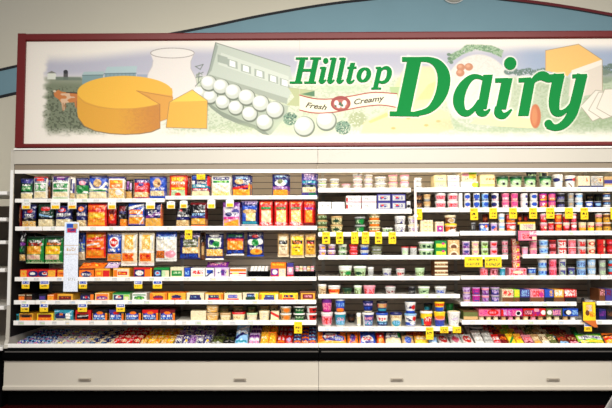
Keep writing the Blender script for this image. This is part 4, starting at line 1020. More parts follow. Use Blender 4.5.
for x0, x1, ds, a_, b_ in ((93, 108.5, 'orange cheese loaf with small navy oval', 'k', 'o'), (109.5, 124.8, 'orange cheese loaf with pale blue oval and red dot', 'u', 'r'), (125.5, 142, 'dark topped orange cheese loaf with navy oval', 'k', 'o'), (142.6, 159.2, 'red topped orange cheese loaf with navy oval', 'r', 'o'), (160, 175.8, 'round shouldered orange cheese loaf with blue oval', 'd', 'o')):
    L5(x0, x1, 309.5, ds, LO % (a_, b_), lid='d' if a_ in 'rd' else 'k')
L5(191, 206.5, 311, 'blank cream box standing at the rail', 'f;r .0 .5 1 .52 c', kind='K', d=.1, rz=0)
def M5(x0, x1, yt, desc, art, lid, n=1, **k): return put('L5', 'M', x0, x1, yt, desc, art, n=n, lid=lid, power=4, **k)
M5(207, 219.5, 305, 'clear deli tub of tan pasta', 't;s 0 .2 1 .9 tGf;r 0 0 1 .2 f', 'ts', n=2)
M5(220.5, 231.7, 313.2, 'shallow beige deli tub', 'f;s 0 .3 1 .9 ftc', 'tt'); M5(219, 230, 306, 'pale olive deli tub on back row', 'x;s 0 .3 1 .9 xtt', 'xt', dy=.13, n=2)
M5(232.5, 246, 312.3, 'cream deli tub with red lid', 'f;r 0 .3 1 .6 c;t .2 .4 .8 .7 t', 'rd'); M5(233, 244, 306, 'tan lidded deli tub on back row', 'x;s 0 .3 1 .9 txc', 'tx', dy=.15, n=2)
M5(246.8, 258, 313, 'cream deli tub with greenish lid', 'f;t .2 .4 .8 .7 q', 'zx'); M5(247, 257, 306.5, 'olive deli tub on back row', 'x;s 0 .3 1 .9 xts', 'xx', dy=.14, n=2)
M5(259, 270, 311, 'tall cream deli tub of cheese crumbles', 'f;s 0 .1 1 .9 fcq', 'fc'); M5(260, 270, 306, 'beige lidded tub on back row', 't;s 0 .3 1 .9 tcx', 'tx', dy=.14, n=2)
L5(270.7, 279, 311.5, 'cream cheese wedge pack with red diagonal corner', 'f;d 0 .1 1 .6 .25 r;r 0 .8 1 1 c', kind='K', d=.08); M5(270.5, 278.5, 305.5, 'tan deli tub behind the red cornered pack', 't;s 0 .3 1 .9 tcx', 'tt', dy=.14, n=2)
for x0, x1, ds, art in ((279.8, 291.8, 'round tub with tan label and white rim', 'f;r .1 .1 .9 .9 t;t .2 .3 .8 .7 s;r 0 0 .12 1 w;e .6 .5 .2 .3 o'), (293.2, 305.2, 'round tub with dark green label and white rim', 'j;t .15 .35 .85 .6 z;r 0 .75 1 1 g'), (306, 317, 'round tub with red label and white left half', 'w;r .35 .1 1 .95 r;t .45 .3 .95 .6 j;e .7 .45 .14 .2 k')):
    put('L5', 'T', x0, x1, 306.2, ds, art, n=2, lid='wk')

# --- right case
def R(sk, kind, x0, x1, yt, desc, art, **k): return put(sk, kind, x0, x1, yt, desc, art, **k)
PT = 'q;r .1 .3 .9 .6 f;t .2 .35 .8 .55 %s;r 0 .8 1 .95 %s'
R('R1', 'T', 317.5, 327.5, 178.5, 'pale tub with yellow green print', PT % ('x', 'h'), n=2, lid='wf'); R('R1', 'T', 329.8, 340, 178.5, 'pale tub with faint yellow band', PT % ('e', 'y'), n=2, lid='wf')
R('R1', 'T', 342, 351.3, 183.6, 'single shallow pink tinted tub', PT % ('i', 'i'), lid='iw')
R('R1', 'T', 353, 363.5, 168.6, 'white tub with faint pink print', PT % ('i', 'f'), n=4, lid='wq'); R('R1', 'T', 364.3, 373.8, 174.5, 'white tub with pinkish grey print', PT % ('i', 'v'), n=3, lid='wi')
R('R1', 'T', 375, 387.5, 176.5, 'wide white tub with grey print', PT % ('e', 'q'), n=2, lid='wq')
R('R1', 'T', 389, 398.7, 174.5, 'cream tub with salmon lid, left column', 'f;t .2 .3 .8 .7 i;r 0 .85 1 1 t', n=2, lid='iP'); R('R1', 'T', 400.5, 410.3, 174.5, 'cream tub with salmon lid, right column', 'w;t .2 .3 .8 .7 f;r .1 .7 .9 .85 t', n=2, lid='ii')
R('R1b', 'T', 415.2, 423, 177.5, 'pale grey tub beside the upright strip', 'w;t .2 .3 .8 .7 e', n=2, lid='wq')
R('R1b', 'K', 435.5, 448, 175, 'cream carton with grey oval, left column', 'c;e .5 .55 .28 .2 q;t .3 .45 .7 .62 e;r .05 .85 .95 .95 c', n=2); R('R1b', 'K', 449, 461, 175, 'cream carton with grey oval, right column', 'w;e .5 .55 .3 .2 q;t .3 .45 .7 .62 v;r .05 .85 .95 .95 f', n=2)
R('R1b', 'K', 462, 480, 181.5, 'white carton with yellow green corner', 'w;t .3 .3 .6 .6 q;e .8 .5 .18 .35 y;r .9 .2 1 .9 h', n=1); R('R1b', 'K', 463, 478.5, 172.3, 'green and yellow topped carton', 'f;r .5 0 1 .25 h;r .5 .2 .95 .7 y;t .15 .6 .5 .8 s;t .7 .5 .9 .8 s;r .05 .1 .45 .4 i', ybot=181.4, dy=.01, d=.14)
R('R1b', 'K', 481.5, 496.5, 174.5, 'large cream carton with orange print', 'c;r .05 .1 .95 .3 c;t .4 .25 .95 .4 o;r .0 .7 1 .8 y;t .6 .55 .95 .62 i')
for i, x0 in enumerate((497.6, 511.2, 525.5, 541)):
    R('R1b', 'T', x0, x0 + 12.6, 175.5, 'green topped white tub with small black dot', 'w;r .06 0 .94 .5 g;e .5 .45 .38 .32 z;e .52 .55 .1 .13 k;t .3 .3 .7 .45 w;r .1 .78 .9 .9 f', lid='jg')
R('R1b', 'T', 528, 539, 169.5, 'dark lidded tub on back row', 'k;t .2 .3 .8 .7 z', dy=.18, lid='kk', n=2); R('R1b', 'T', 540.5, 550.5, 168.5, 'pale tub stacked on back row', 'f;r .3 .2 .7 .8 k;r .05 .2 .3 .8 z', dy=.18, lid='fw', n=2)
R('R1b', 'W', 554.8, 565.3, 173.8, 'white tub with navy swoosh', 'w;e .25 .32 .3 .16 n;t .6 .4 .9 .5 l', lid='ww'); R('R1b', 'W', 566.8, 577.6, 174.8, 'white tub with navy band and red spot', 'w;r .0 .16 1 .34 n;e .75 .24 .2 .14 r;d .3 .55 .6 .95 .08 s;r .0 .9 1 1 w', lid='ww')
R('R1b', 'K', 580.4, 592.6, 175.8, 'tan white box with orange numeral and navy base', 'f;s .05 .1 .95 .75 fqc;t .65 .15 .85 .45 o;r 0 .8 1 .97 n'); R('R1b', 'K', 593.6, 606, 176, 'grey tan box with orange numeral and navy base', 'q;s .05 .1 .95 .75 tqe;r .6 .15 .9 .5 c;t .65 .2 .85 .42 r;r 0 .8 1 .97 n')
R('R1b', 'K', 607, 619, 176.5, 'tan box with purple band at the picture edge', 't;r 0 .3 1 .6 u;r 0 .75 1 1 f')
# second shelf
R('R2', 'K', 318.3, 331.5, 201.8, 'low white carton with grey script, left one', 'w;t .15 .4 .85 .6 e;r 0 .85 1 1 q'); R('R2', 'K', 332, 345.4, 201.8, 'low white carton with grey script, right one', 'w;t .15 .4 .8 .6 q;r .9 0 1 1 q')
for x0, x1, t_ in ((346.5, 361.5, 'left'), (362, 377, 'right')): R('R2', 'K', x0, x1, 195.6, 'white carton with red corner, %s column' % t_, 'w;r .0 .3 %s r;t .2 .35 .85 .6 e;r .0 .8 1 .9 i' % ('.14 1' if t_ == 'left' else '.02 1'), n=2, lid='r')
for x0, x1, t_ in ((377.6, 391.5, 'left'), (392, 406.5, 'right')): R('R2', 'K', x0, x1, 194, 'blue violet carton with grey panel, %s column' % t_, 'u;r .12 .2 .92 .8 q;t .2 .3 .8 .7 u;e .4 .45 .12 .14 r', n=2, lid='u')
R('R2', 'T', 407, 411.5, 201, 'narrow white tub with black dot', 'w;e .5 .5 .3 .2 k', dy=0)
R('R2b', 'T', 416, 423.3, 194, 'dark brown tub right of the upright strip', 's;t .2 .3 .8 .7 t;r 0 .7 1 1 k', n=2, lid='kt'); R('R2b', 'T', 424, 431.5, 194, 'tan tub with grey base', 't;t .2 .3 .8 .7 f;r 0 .6 1 1 e', n=2, lid='ts')
for x0, x1, t_ in ((435.5, 447, 'left'), (447.8, 459.5, 'right')): R('R2b', 'T', x0, x1, 192.8, 'white tub with rose red print, %s column' % t_, 'w;r .15 .15 .85 .75 i;t .2 .2 .8 .7 r', n=2, lid='wi')
R('R2b', 'K', 460.3, 463.6, 193, 'thin white upright carton divider', 'w;r .3 .1 .6 .9 q')
CU = [(464.8, 471.8, 'white cup with small blue triangle', 'w;e .5 .42 .3 .26 b;t .3 .7 .7 .85 i', 'ww'), (474, 481.3, 'blue and white cup with pale base', 'w;e .45 .4 .34 .3 b;r .75 .2 1 .9 l;t .2 .75 .8 .9 u', 'wl'), (482.6, 490, 'light blue cup with navy side', 'l;e .55 .4 .26 .26 b;r .8 .1 1 .9 n;t .1 .7 .7 .9 s', 'wl'), (492.4, 500.3, 'cup with navy triangle on white', 'w;e .3 .45 .32 .3 n;e .8 .3 .1 .1 l;t .2 .75 .9 .9 i', 'wl'),
      (502.8, 510.7, 'bright pink cup', 'P;t .1 .2 .9 .45 m;t .1 .5 .9 .8 w', 'iw'), (511.8, 519.6, 'magenta pink cup', 'P;t .1 .1 .9 .6 m;t .3 .65 .7 .9 f', 'ii'), (521.5, 529.3, 'white cup with grey navy streak', 'w;r .55 .2 .85 .6 u;t .2 .4 .5 .7 q', 'wq'), (531, 539.3, 'white cup with round blue dot', 'w;e .5 .4 .24 .26 b', 'wq'),
      (540.5, 548.6, 'pink cup with orange red side', 'm;t .1 .2 .6 .6 w;r .6 .3 .95 .95 o;r .1 .75 .6 .95 y', 'pi'), (549.6, 557.4, 'pink violet cup with orange base', 'P;t .1 .1 .9 .5 m;r .1 .6 .9 .9 o;t .2 .6 .8 .8 f', 'pv'), (558.2, 566.5, 'dark slate cup', 'u;r .0 .1 1 .4 k;t .2 .4 .8 .7 e;r 0 .8 1 1 e', 'ek'), (569.3, 575.6, 'grey beige cup', 'e;t .2 .2 .8 .6 t;r 0 .7 1 1 q', 'qe'),
      (576.2, 584.6, 'white cup with navy top and blue edge', 'w;r .0 .15 1 .5 n;e .5 .35 .3 .2 l;r .8 .0 1 .8 b', 'wb')]
for x0, x1, ds, art, lid in CU: R('R2b', 'U', x0, x1, 193, ds, art, n=2, lid=lid)
R('R2b', 'U', 587, 594.5, 201, 'single blue cup under a gap', 'b;e .4 .4 .3 .2 w;t .2 .6 .9 .8 n', lid='wb'); R('R2b', 'U', 595.5, 603, 201, 'single dark navy cup under a gap', 'n;e .5 .4 .3 .2 l', lid='en')
R('R2b', 'U', 604.5, 612.3, 193, 'navy and white cup at the picture edge', 'n;r 0 .5 1 .8 w;t .1 .2 .9 .4 l', n=2, lid='tw'); R('R2b', 'U', 587.5, 595, 194, 'black cup on back row', 'k;t .2 .3 .8 .5 t', dy=.14, lid='kk', n=2); R('R2b', 'U', 596.5, 603.5, 194, 'black and tan cup on back row', 'k;t .2 .3 .8 .7 x', dy=.14, lid='kt', n=2)
# third shelf
OL = 'x;t .1 .15 .9 .5 z;t .1 .55 .9 .9 %s;r 0 .88 1 1 t'
R('R3', 'T', 316.8, 328, 213.8, 'olive green tub with tan lid', OL % 'j', n=3, lid='tf'); R('R3', 'T', 330.3, 343.3, 215.8, 'speckled olive tub with pale lid', 'x;t .05 .1 .95 .9 c;e .5 .5 .2 .2 j', n=2, lid='tx')
R('R3', 'T', 354.5, 366, 216.5, 'green tub with white stripe', 'j;t .2 .2 .6 .8 z;r .55 .15 .75 .9 g;e .6 .5 .2 .2 g', n=2, lid='ez'); R('R3', 'T', 368.3, 381, 213.8, 'orange brown tub with green mark', 's;r .1 .2 .9 .5 g;r 0 .55 1 .9 o;t .1 .2 .9 .5 f', n=3, lid='ct')
R('R3', 'T', 382, 393.3, 227.6, 'single low green white tub', 'z;t .2 .3 .8 .8 j', lid='wz'); R('R3', 'T', 394.5, 406.3, 215.7, 'white tub with black and blue marks', 'w;t .15 .2 .85 .8 u;e .4 .5 .2 .2 q;r .2 .8 .7 .95 k', n=2, lid='wq'); R('R3', 'T', 408, 419.5, 215.8, 'white tub with brown purple marks', 'w;t .1 .3 .9 .8 s;e .6 .5 .24 .2 v', n=2, lid='fw')
R('R3', 'K', 421, 433.6, 220, 'tan and white butter carton', 'f;r .05 .35 .95 .85 c;t .15 .1 .85 .3 i;t .2 .5 .8 .7 t', n=3, lid='w'); R('R3', 'K', 436, 444.5, 221.5, 'pink white carton with magenta square', 'f;r .18 .35 .88 .95 m;r .3 .5 .75 .8 p;e .55 .65 .14 .1 w;t .1 .1 .9 .25 i')
R('R3', 'T', 444.9, 457.6, 223.2, 'orange brown tub with white curve', 'o;r .0 .0 1 .2 f;t .1 .3 .9 .6 s;e .6 .75 .3 .2 w;d .2 .9 .9 .4 .08 w', lid='yf'); R('R3', 'T', 445, 456.6, 214.9, 'tan tub with white curve, stacked on top', 's;e .62 .6 .3 .34 w;e .55 .6 .2 .26 t;r 0 0 1 .15 c', ybot=223.1, lid='fw')
R3L = [(471.2, 476.2, 'small dark grey cup', 'k;t .2 .2 .8 .7 e', 'ek', 1), (479.3, 489.8, 'blue cup with white and orange spots', 'b;e .3 .4 .14 .2 w;e .6 .35 .12 .16 o;e .75 .65 .14 .2 w;t .1 .6 .6 .9 l', 'wq', 1), (491, 498.2, 'pale violet cup with orange spot', 'v;e .4 .5 .25 .2 b;t .4 .5 .9 .9 o', 'ww', 1), (499, 505.6, 'white cup with blue and yellow base', 'w;r .1 .3 .9 .6 l;t .1 .65 .9 .9 y', 'wv', 2), (506.3, 516.8, 'red orange yogurt cup with white marks', 'r;t .1 .2 .9 .5 i;e .6 .5 .25 .2 w;r .1 .7 .9 .95 o', 'wi', 2)]
for x0, x1, ds, art, lid, n in R3L: R('R3b', 'U', x0, x1, 222.5 if n == 1 else 213.4, ds, art, lid=lid, n=n)
R('R3b', 'U', 483, 489, 213.5, 'dark red cup on back row', 'd;t .2 .3 .8 .7 o', dy=.1, lid='sk', n=2); R('R3b', 'U', 518, 523, 213.5, 'red brown cup behind the coupon box', 'd;e .5 .5 .3 .2 o', dy=.1, lid='sk', n=2); R('R3b', 'U', 523.8, 529, 213.5, 'dark orange cup behind the coupon box', 's;e .5 .5 .3 .2 r', dy=.1, lid='kk', n=2)
RD = [(540.8, 548.2, 2, 'pinkish red cup with cream top', 'r;r 0 0 1 .3 i;t .1 .35 .9 .7 i;e .6 .5 .15 .15 f'), (549, 554.6, 1, 'narrow red cup', 'r;t .1 .3 .9 .7 i'), (555.2, 562.9, 2, 'orange red cup with peach face', 'r;e .5 .35 .26 .2 G;t .1 .55 .9 .9 o'), (563.6, 570.6, 2, 'scarlet cup with cream face', 'r;r 0 0 1 .3 f;e .5 .4 .24 .2 i;t .1 .7 .9 .9 d'), (571.4, 577.8, 2, 'bright red cup with white oval', 'r;e .5 .35 .34 .18 w;t .1 .6 .9 .9 P'),
      (579.4, 587.2, 1, 'cream and gold cup with orange base', 'c;r 0 .55 1 1 G;t .1 .3 .9 .5 i;t .1 .7 .9 .85 o'), (588.2, 595.4, 1, 'cream cup with red line and gold base', 'f;r 0 .55 1 1 y;t .1 .3 .9 .5 r'), (596.2, 603.4, 2, 'brown gold cup with pink top', 't;r 0 .1 1 .3 i;r 0 .55 1 1 G;t .1 .3 .9 .5 s'), (604, 611.8, 2, 'dark olive gold cup', 'G;r 0 .1 1 .4 s;t .1 .55 .9 .8 x'), (612.4, 619.6, 2, 'olive gold cup cut by the picture edge', 'x;r 0 .55 1 1 G')]
for x0, x1, n, ds, art in RD: R('R3b', 'U', x0, x1, 213.2 if n == 2 else 222, ds, art, lid='wf' if n == 2 else 'fw', n=n)
# fourth shelf
R4 = [('T', 318.5, 326.6, 244.2, 2, 'lilac tub with tan marks', 'v;t .1 .2 .9 .7 p;e .6 .5 .2 .2 G', 'wv'), ('T', 327.3, 336, 244.2, 2, 'lilac and gold tub', 'v;t .1 .2 .9 .6 t;r .1 .6 .9 .9 p', 'wt'), ('T', 338, 347.4, 244.2, 2, 'mint green and white tub', 'z;t .1 .2 .9 .8 j;r 0 0 1 .25 w', 'zw'), ('T', 348.8, 358.3, 244.2, 2, 'red and white tub', 'r;t .15 .3 .85 .6 i;r 0 .8 1 1 i', 'ri'),
      ('T', 359.7, 369.4, 244.4, 2, 'slate blue tub with violet mark', 'u;t .1 .3 .9 .7 l;r 0 0 1 .3 q;e .5 .6 .3 .16 b', 'qe'), ('T', 370.7, 382.4, 245.8, 2, 'grey tub with yellow green band', 'e;r 0 .2 1 .5 x;t .1 .5 .9 .9 q', 'xq'), ('U', 401.3, 408.9, 246.5, 1, 'grey white cup with red lid, left one', 'q;t .2 .3 .8 .8 z', 'rr'), ('U', 409.7, 417.3, 246.5, 1, 'grey white cup with red lid, right one', 'q;t .2 .3 .8 .8 e', 'ri'),
      ('T', 418, 434.6, 241.5, 2, 'wide pale green tub with white lid', 'z;t .1 .3 .9 .8 j;r 0 0 1 .2 w', 'wz'), ('K', 435.5, 447, 240.5, 2, 'green and yellow carton', 'g;r .1 .4 .9 .9 h;t .15 .45 .85 .8 y;e .7 .4 .12 .16 m', 'g'), ('K', 448, 460, 240, 2, 'tan carton with white curve', 't;e .5 .8 .36 .4 f;e .5 .9 .26 .36 s;t .2 .1 .8 .3 c', 't'),
      ('U', 462, 470.2, 241, 2, 'lilac yogurt cup', 'v;e .5 .4 .24 .2 u;t .2 .6 .8 .9 p', 'wv'), ('U', 471.5, 479.3, 241, 2, 'peach yogurt cup', 'c;e .5 .4 .24 .2 i;t .2 .6 .8 .9 i', 'wf'), ('U', 481, 488.7, 241, 2, 'light green yogurt cup', 'z;e .5 .4 .24 .2 x;t .2 .6 .8 .9 h', 'wz'), ('U', 490, 497.7, 241, 2, 'rose pink yogurt cup', 'i;e .5 .4 .24 .2 r;t .2 .6 .8 .9 v', 'wi'), ('U', 502, 508.3, 240.5, 2, 'dusty pink cup right of rose pink cups', 'i;t .1 .2 .9 .8 d;r 0 .6 1 .8 e', 'ei')]
for kd, x0, x1, yt, n, ds, art, lid in R4: R('R4', kd, x0, x1, yt, ds, art, n=n, lid=lid)
R4b = [(521.8, 528.2, 246.6, 1, 'single pale pink cup right of red tower', 'i;t .1 .3 .9 .8 v', 'wi'), (529.4, 537.4, 240, 2, 'pale rose cup', 'i;t .1 .2 .9 .8 P;r 0 0 1 .2 f', 'iw'), (539, 548.5, 239.6, 2, 'pale blue wide cup', 'l;t .2 .3 .8 .6 b;r 0 .7 1 1 q', 'wl'), (549.4, 556.6, 240, 2, 'dark red cup with pink base', 'd;r 0 .5 1 1 i;t .2 .6 .8 .9 r', 'rw')]
for x0, x1, yt, n, ds, art, lid in R4b: R('R4b', 'U', x0, x1, yt, ds, art, n=n, lid=lid)
for i, (x0, x1, ds, a_) in enumerate(((557.6, 567, 'white cup with bright red lettering', 'w;r .1 0 .9 .25 r;t .1 .3 .9 .8 r'), (567.9, 576.6, 'pink cup with red lettering', 'i;r .1 0 .9 .2 r;t .1 .3 .9 .8 r'), (577.6, 586.4, 'grey pink cup with red berries', 'q;t .1 .2 .9 .6 r;e .5 .7 .3 .15 r'), (587.5, 595.6, 'peach cup with red swirl', 'f;e .5 .5 .34 .26 r;e .5 .5 .18 .12 f'), (597.2, 605.8, 'dark red cup with cream stripe', 'r;r .6 .1 .75 .8 f;t .1 .5 .9 .8 d'), (606.6, 615, 'crimson cup at the picture edge', 'r;t .1 .3 .9 .5 P;r 0 .6 1 .8 d'))):
    R('R4b', 'U', x0, x1, 239.3, ds, a_, n=2, lid='wi' if i < 4 else 'rr')
# tower of red cups in the shelf gap
R('R5b', 'K', 509, 526.5, 268.3, 'red patterned carton under the red tower', 'i;t .05 .1 .95 .9 r;e .5 .5 .3 .2 f', lid='i'); 
R('R5b', 'U', 511.4, 520.6, 238.5, 'red and cream cup in the tall red tower', 'r;t .1 .1 .5 .9 f;t .5 .2 .9 .8 i;e .6 .5 .12 .2 y', n=4, ybot=268.2, lid='ir', dy=.02)
# fifth shelf
R5 = [('R5', 'T', 338.3, 352.3, 265.6, 1, 'white rimmed green tub with brown marks, left one', 'z;t .05 .4 .95 .9 s;r 0 0 1 .3 w;e .7 .6 .2 .2 g', 'wz'), ('R5', 'T', 353.2, 366.6, 266, 1, 'white rimmed green tub, right one', 'z;t .05 .4 .95 .9 x;e .4 .6 .2 .2 j', 'wz'), ('R5', 'T', 367.5, 373.8, 267, 1, 'small pale tub with grey square', 'q;r .25 .3 .75 .8 e', 'wq'),
      ('R5', 'T', 382, 391.5, 268.5, 1, 'grey white tub with dark marks', 'q;t .1 .4 .9 .8 u', 'qe'), ('R5', 'T', 395.5, 405, 268.5, 1, 'pale tub with red dots', 'q;t .1 .4 .6 .8 r;e .7 .5 .12 .15 d', 'qi'), ('R5', 'T', 414.5, 424.6, 268, 1, 'pale green tub', 'z;t .1 .3 .9 .8 x', 'zz'), ('R5', 'K', 434.5, 448, 260.5, 2, 'brown white striped carton', 's;r 0 .2 1 .4 f;r 0 .6 1 .8 f;t .1 .42 .9 .58 t', 't'),
      ('R5b', 'U', 479, 488, 266.8, 1, 'dusty pink cup below yellow tags', 'i;t .1 .2 .9 .8 r', 'ei'), ('R5b', 'U', 489.3, 498, 266.5, 1, 'grey rose cup below yellow tags', 'i;t .1 .3 .9 .8 d', 'iw'), ('R5b', 'U', 498.9, 505.2, 267.6, 1, 'small blue cup with white rim', 'a;t .2 .4 .8 .8 l', 'wa'),
      ('R5b', 'U', 527.3, 535.8, 267.7, 1, 'slate blue cup right of red carton', 'b;t .1 .2 .9 .5 l;r 0 .6 1 1 e', 'we'), ('R5b', 'U', 537.6, 546.8, 259.5, 2, 'grey and sky blue cup', 'l;t .1 .3 .9 .7 b;r 0 0 1 .3 q', 'qw'), ('R5b', 'U', 548.4, 556.6, 259, 2, 'deep pink cup', 'P;t .1 .2 .9 .8 r;r 0 0 1 .2 i', 'ii'), ('R5b', 'U', 558.3, 566, 259, 2, 'white cup with violet square', 'q;r .2 .3 .7 .8 u;t .2 .5 .8 .9 z', 'wq'), ('R5b', 'U', 567.4, 574.6, 267, 1, 'single navy cup', 'u;t .2 .3 .8 .7 z;r 0 .8 1 1 q', 'en'), ('R5b', 'U', 576, 585.6, 259.2, 2, 'blue grey cup', 'l;t .1 .3 .9 .8 u;r 0 0 1 .15 e', 'qe'), ('R5b', 'U', 587, 595.4, 259, 2, 'pale sky blue cup', 'l;t .1 .3 .9 .6 w;r 0 .7 1 1 q', 'ql'), ('R5b', 'U', 598.4, 605.5, 260, 2, 'grey green cup', 'e;t .1 .3 .9 .8 z', 'ee'), ('R5b', 'U', 607.6, 615.4, 259.5, 2, 'teal and red cup at picture edge', 'a;r 0 .5 1 .8 r;t .1 .1 .9 .4 l', 'qa')]
for sk, kd, x0, x1, yt, n, ds, art, lid in R5: R(sk, kd, x0, x1, yt, ds, art, n=n, lid=lid)
# sixth shelf
for x0, x1, yt, ds, art, lid in ((317.5, 326.6, 284, 'clear tan tub by the case divider', 'f;s .3 .3 .9 .9 tsf', 'wf'), (327.4, 340.6, 285.3, 'bright orange tub with white lid', 'o;r 0 .1 1 .25 w;t .15 .35 .85 .65 r;r .2 .75 .8 .95 f', 'ww'), (341.5, 352, 288, 'dark green clear tub', 'j;t .1 .4 .9 .8 x', 'jk'), (353.4, 361.8, 285.4, 'pale olive tub', 'z;t .1 .3 .9 .9 x', 'wz'), (362.6, 375.5, 285.4, 'rose coloured wide tub', 'i;t .1 .3 .9 .9 r', 'iw'), (384.5, 395.5, 286.5, 'grey rose tub', 'q;t .1 .4 .9 .8 d', 'qi'), (407.5, 416, 287, 'small charcoal tub', 'k;t .1 .4 .9 .8 e', 'ke'), (417, 429.5, 286.5, 'grey green tub with white lid', 'z;t .1 .4 .9 .8 j', 'wz'), (434, 446, 286.5, 'pale grey tub with blue print', 'q;t .1 .4 .9 .8 b', 'wq')):
    R('R6', 'T', x0, x1, yt, ds, art, lid=lid)
for x0, x1, ds, art in ((461.8, 470, 'violet pink cup with grey band', 'v;t .1 .2 .9 .5 p;r 0 .6 1 .8 t'), (471, 479.6, 'magenta violet cup', 'm;t .1 .2 .9 .6 p;e .5 .75 .3 .12 u'), (480.6, 488.6, 'purple cup with rose top', 'p;r 0 0 1 .3 i;t .1 .4 .9 .8 v'), (489.7, 498.8, 'slate violet cup', 'u;t .1 .3 .9 .8 v;r 0 0 1 .2 e')): R('R6b', 'U', x0, x1, 287.5, ds, art, n=2, lid='vp')
for x0, x1, ds, art in ((501.5, 513, 'beige multipack box with red text', 'f;t .05 .05 .95 .5 r;r 0 .62 1 1 s'), (513.5, 519, 'yellow green multipack box', 'h;t .05 .05 .95 .5 y;r 0 .62 1 1 s'), (519.5, 529, 'violet blue multipack box', 'u;t .05 .05 .95 .5 l;r 0 .62 1 1 k'), (529.5, 543.5, 'rose multipack box', 'i;t .05 .05 .95 .55 r;e .8 .4 .15 .2 m;r 0 .62 1 1 s'), (544, 553, 'blue and gold multipack box', 'b;t .5 .05 .95 .5 G;r 0 .62 1 1 k'), (553.5, 563, 'gold and white multipack box', 'G;t .05 .05 .95 .5 w;r 0 .62 1 1 s'), (563.5, 576, 'red white multipack box', 'r;t .05 .05 .95 .5 w;r 0 .62 1 1 k')): R('R6b', 'K', x0, x1, 289.5, ds, art)
for x0, x1, ds, art in ((598, 604, 'pink brown box at the far end', 's;t .05 .05 .95 .5 i'), (604.5, 611, 'dark violet box at the far end', 'u;t .05 .05 .95 .5 d'), (611.5, 619, 'slate box at the picture edge', 'e;t .05 .05 .95 .5 a')): R('R6c', 'K', x0, x1, 289, ds, art)
# lowest shelf: big tubs
R7 = [(320.6, 332.8, 312.2, 'rose red tub with white lid, front row', 'i;r .0 .05 1 .15 w;t .15 .25 .9 .75 r;r 0 .85 1 1 q', 'wi', 298.8), (334, 345.8, 312.2, 'slate blue tub with white lid, front row', 'a;t .3 .3 .8 .5 i;t .1 .5 .9 .8 l;r 0 .85 1 1 q', 'wq', 298.8),
      (361.5, 373.6, 312.6, 'purple tub with white left side and violet lettering', 'u;r 0 0 .25 1 w;t .3 .2 .95 .4 i;r .25 .5 1 .85 a;t .3 .5 .9 .8 v;r 0 .9 1 1 w', 'ww', 301), (375.2, 387.8, 313, 'white tub with red lettering and blue lid', 'w;t .25 .25 .75 .5 r;r .0 .62 1 .9 n;t .2 .65 .9 .8 l;r .0 .55 1 .64 a', 'bb', 301.2),
      (389, 401.8, 313, 'white tub with teal print and navy lid', 'f;t .1 .1 .9 .3 t;e .5 .7 .3 .26 a;t .3 .5 .8 .8 l', 'nn', None), (403.3, 416, 313.5, 'white tub with red spot and blue base', 'w;t .2 .2 .6 .5 n;e .75 .32 .16 .2 r;r 0 .6 1 .85 b;e .65 .72 .2 .1 w;r 0 .9 1 1 n', 'lb', 302),
      (419.2, 431.8, 311, 'yellow tub with red splash and blue side', 'y;r .0 .4 .3 1 a;e .62 .62 .34 .36 r;t .4 .3 .8 .6 w;r .1 .9 .9 1 d', 'ws', None), (432.8, 444.6, 311.5, 'pink and yellow tub with blue splash', 'i;r 0 .0 1 .25 y;r 0 .5 1 1 b;e .5 .3 .3 .14 o;t .2 .55 .9 .85 u', 'yw', 302), (446.2, 459.3, 311.5, 'plain white tub with grey lettering', 'w;t .3 .15 .8 .8 q;t .35 .3 .7 .5 v;r 0 .93 1 1 y', 'wc', None)]
for x0, x1, yt, ds, art, lid, up in R7:
    R('R7', 'W', x0, x1, yt, ds, art, lid=lid)
    if up:
        ds2 = ds.replace(', front row', ''); w_ = .5
        art2 = {320.6: 'm;t .1 .2 .9 .8 i;r 0 0 1 .2 p', 334: 'b;t .1 .2 .9 .5 l;e .5 .85 .4 .2 o', 361.5: 'n;t .1 .1 .9 .3 v;t .1 .45 .9 .7 b;r 0 .85 1 1 f', 375.2: 'n;r .1 .1 .9 .5 t;t .15 .15 .85 .45 r;r .1 .6 .9 .8 a', 403.3: 'w;t .2 .2 .6 .5 n;e .72 .4 .16 .24 r;r 0 .75 1 1 b', 432.8: 'y;r 0 0 1 .35 o;t .2 .1 .8 .3 r;r 0 .5 1 1 b;r .8 .4 1 1 l'}[x0]
        nm2 = {320.6: 'magenta tub with dark lid', 334: 'blue tub with orange spot', 361.5: 'navy tub with violet letters', 375.2: 'navy tub with tan and red panel', 403.3: 'white tub with red spot', 432.8: 'yellow and blue tub'}[x0]
        R('R7', 'W', x0 + .6, x1 - .6, up, nm2 + ' stacked on top', art2, ybot=yt - .1, lid={320.6: 'pd', 334: 'qb', 361.5: 'nn', 375.2: 'kk', 403.3: 'wl', 432.8: 'yy'}[x0])
R('R7', 'W', 355.8, 361, 313, 'narrow white tub edge left of purple tub', 'w;r .2 .2 .8 .8 f', lid='ww', dy=.06)
R('R7', 'W', 346.5, 355, 314, 'dark brown tub on back row', 'k;t .2 .3 .8 .7 s', lid='ks', dy=.25); R('R7', 'W', 423, 432, 303.5, 'dark blue green tub on back row', 'j;e .3 .5 .3 .3 a;t .5 .3 .9 .8 n', lid='kn', dy=.16, n=2)
R('R7', 'W', 445, 452.8, 303.5, 'bright green tub on back row', 'g;t .2 .2 .8 .7 j', lid='gj', dy=.16, n=2)
R('R7b', 'K', 462.5, 477.5, 311, 'low olive cardboard tray beside yogurt multipacks', 'x;r 0 .6 1 1 t;r .0 .0 1 .1 s', dy=.04, d=.3, lid='t')
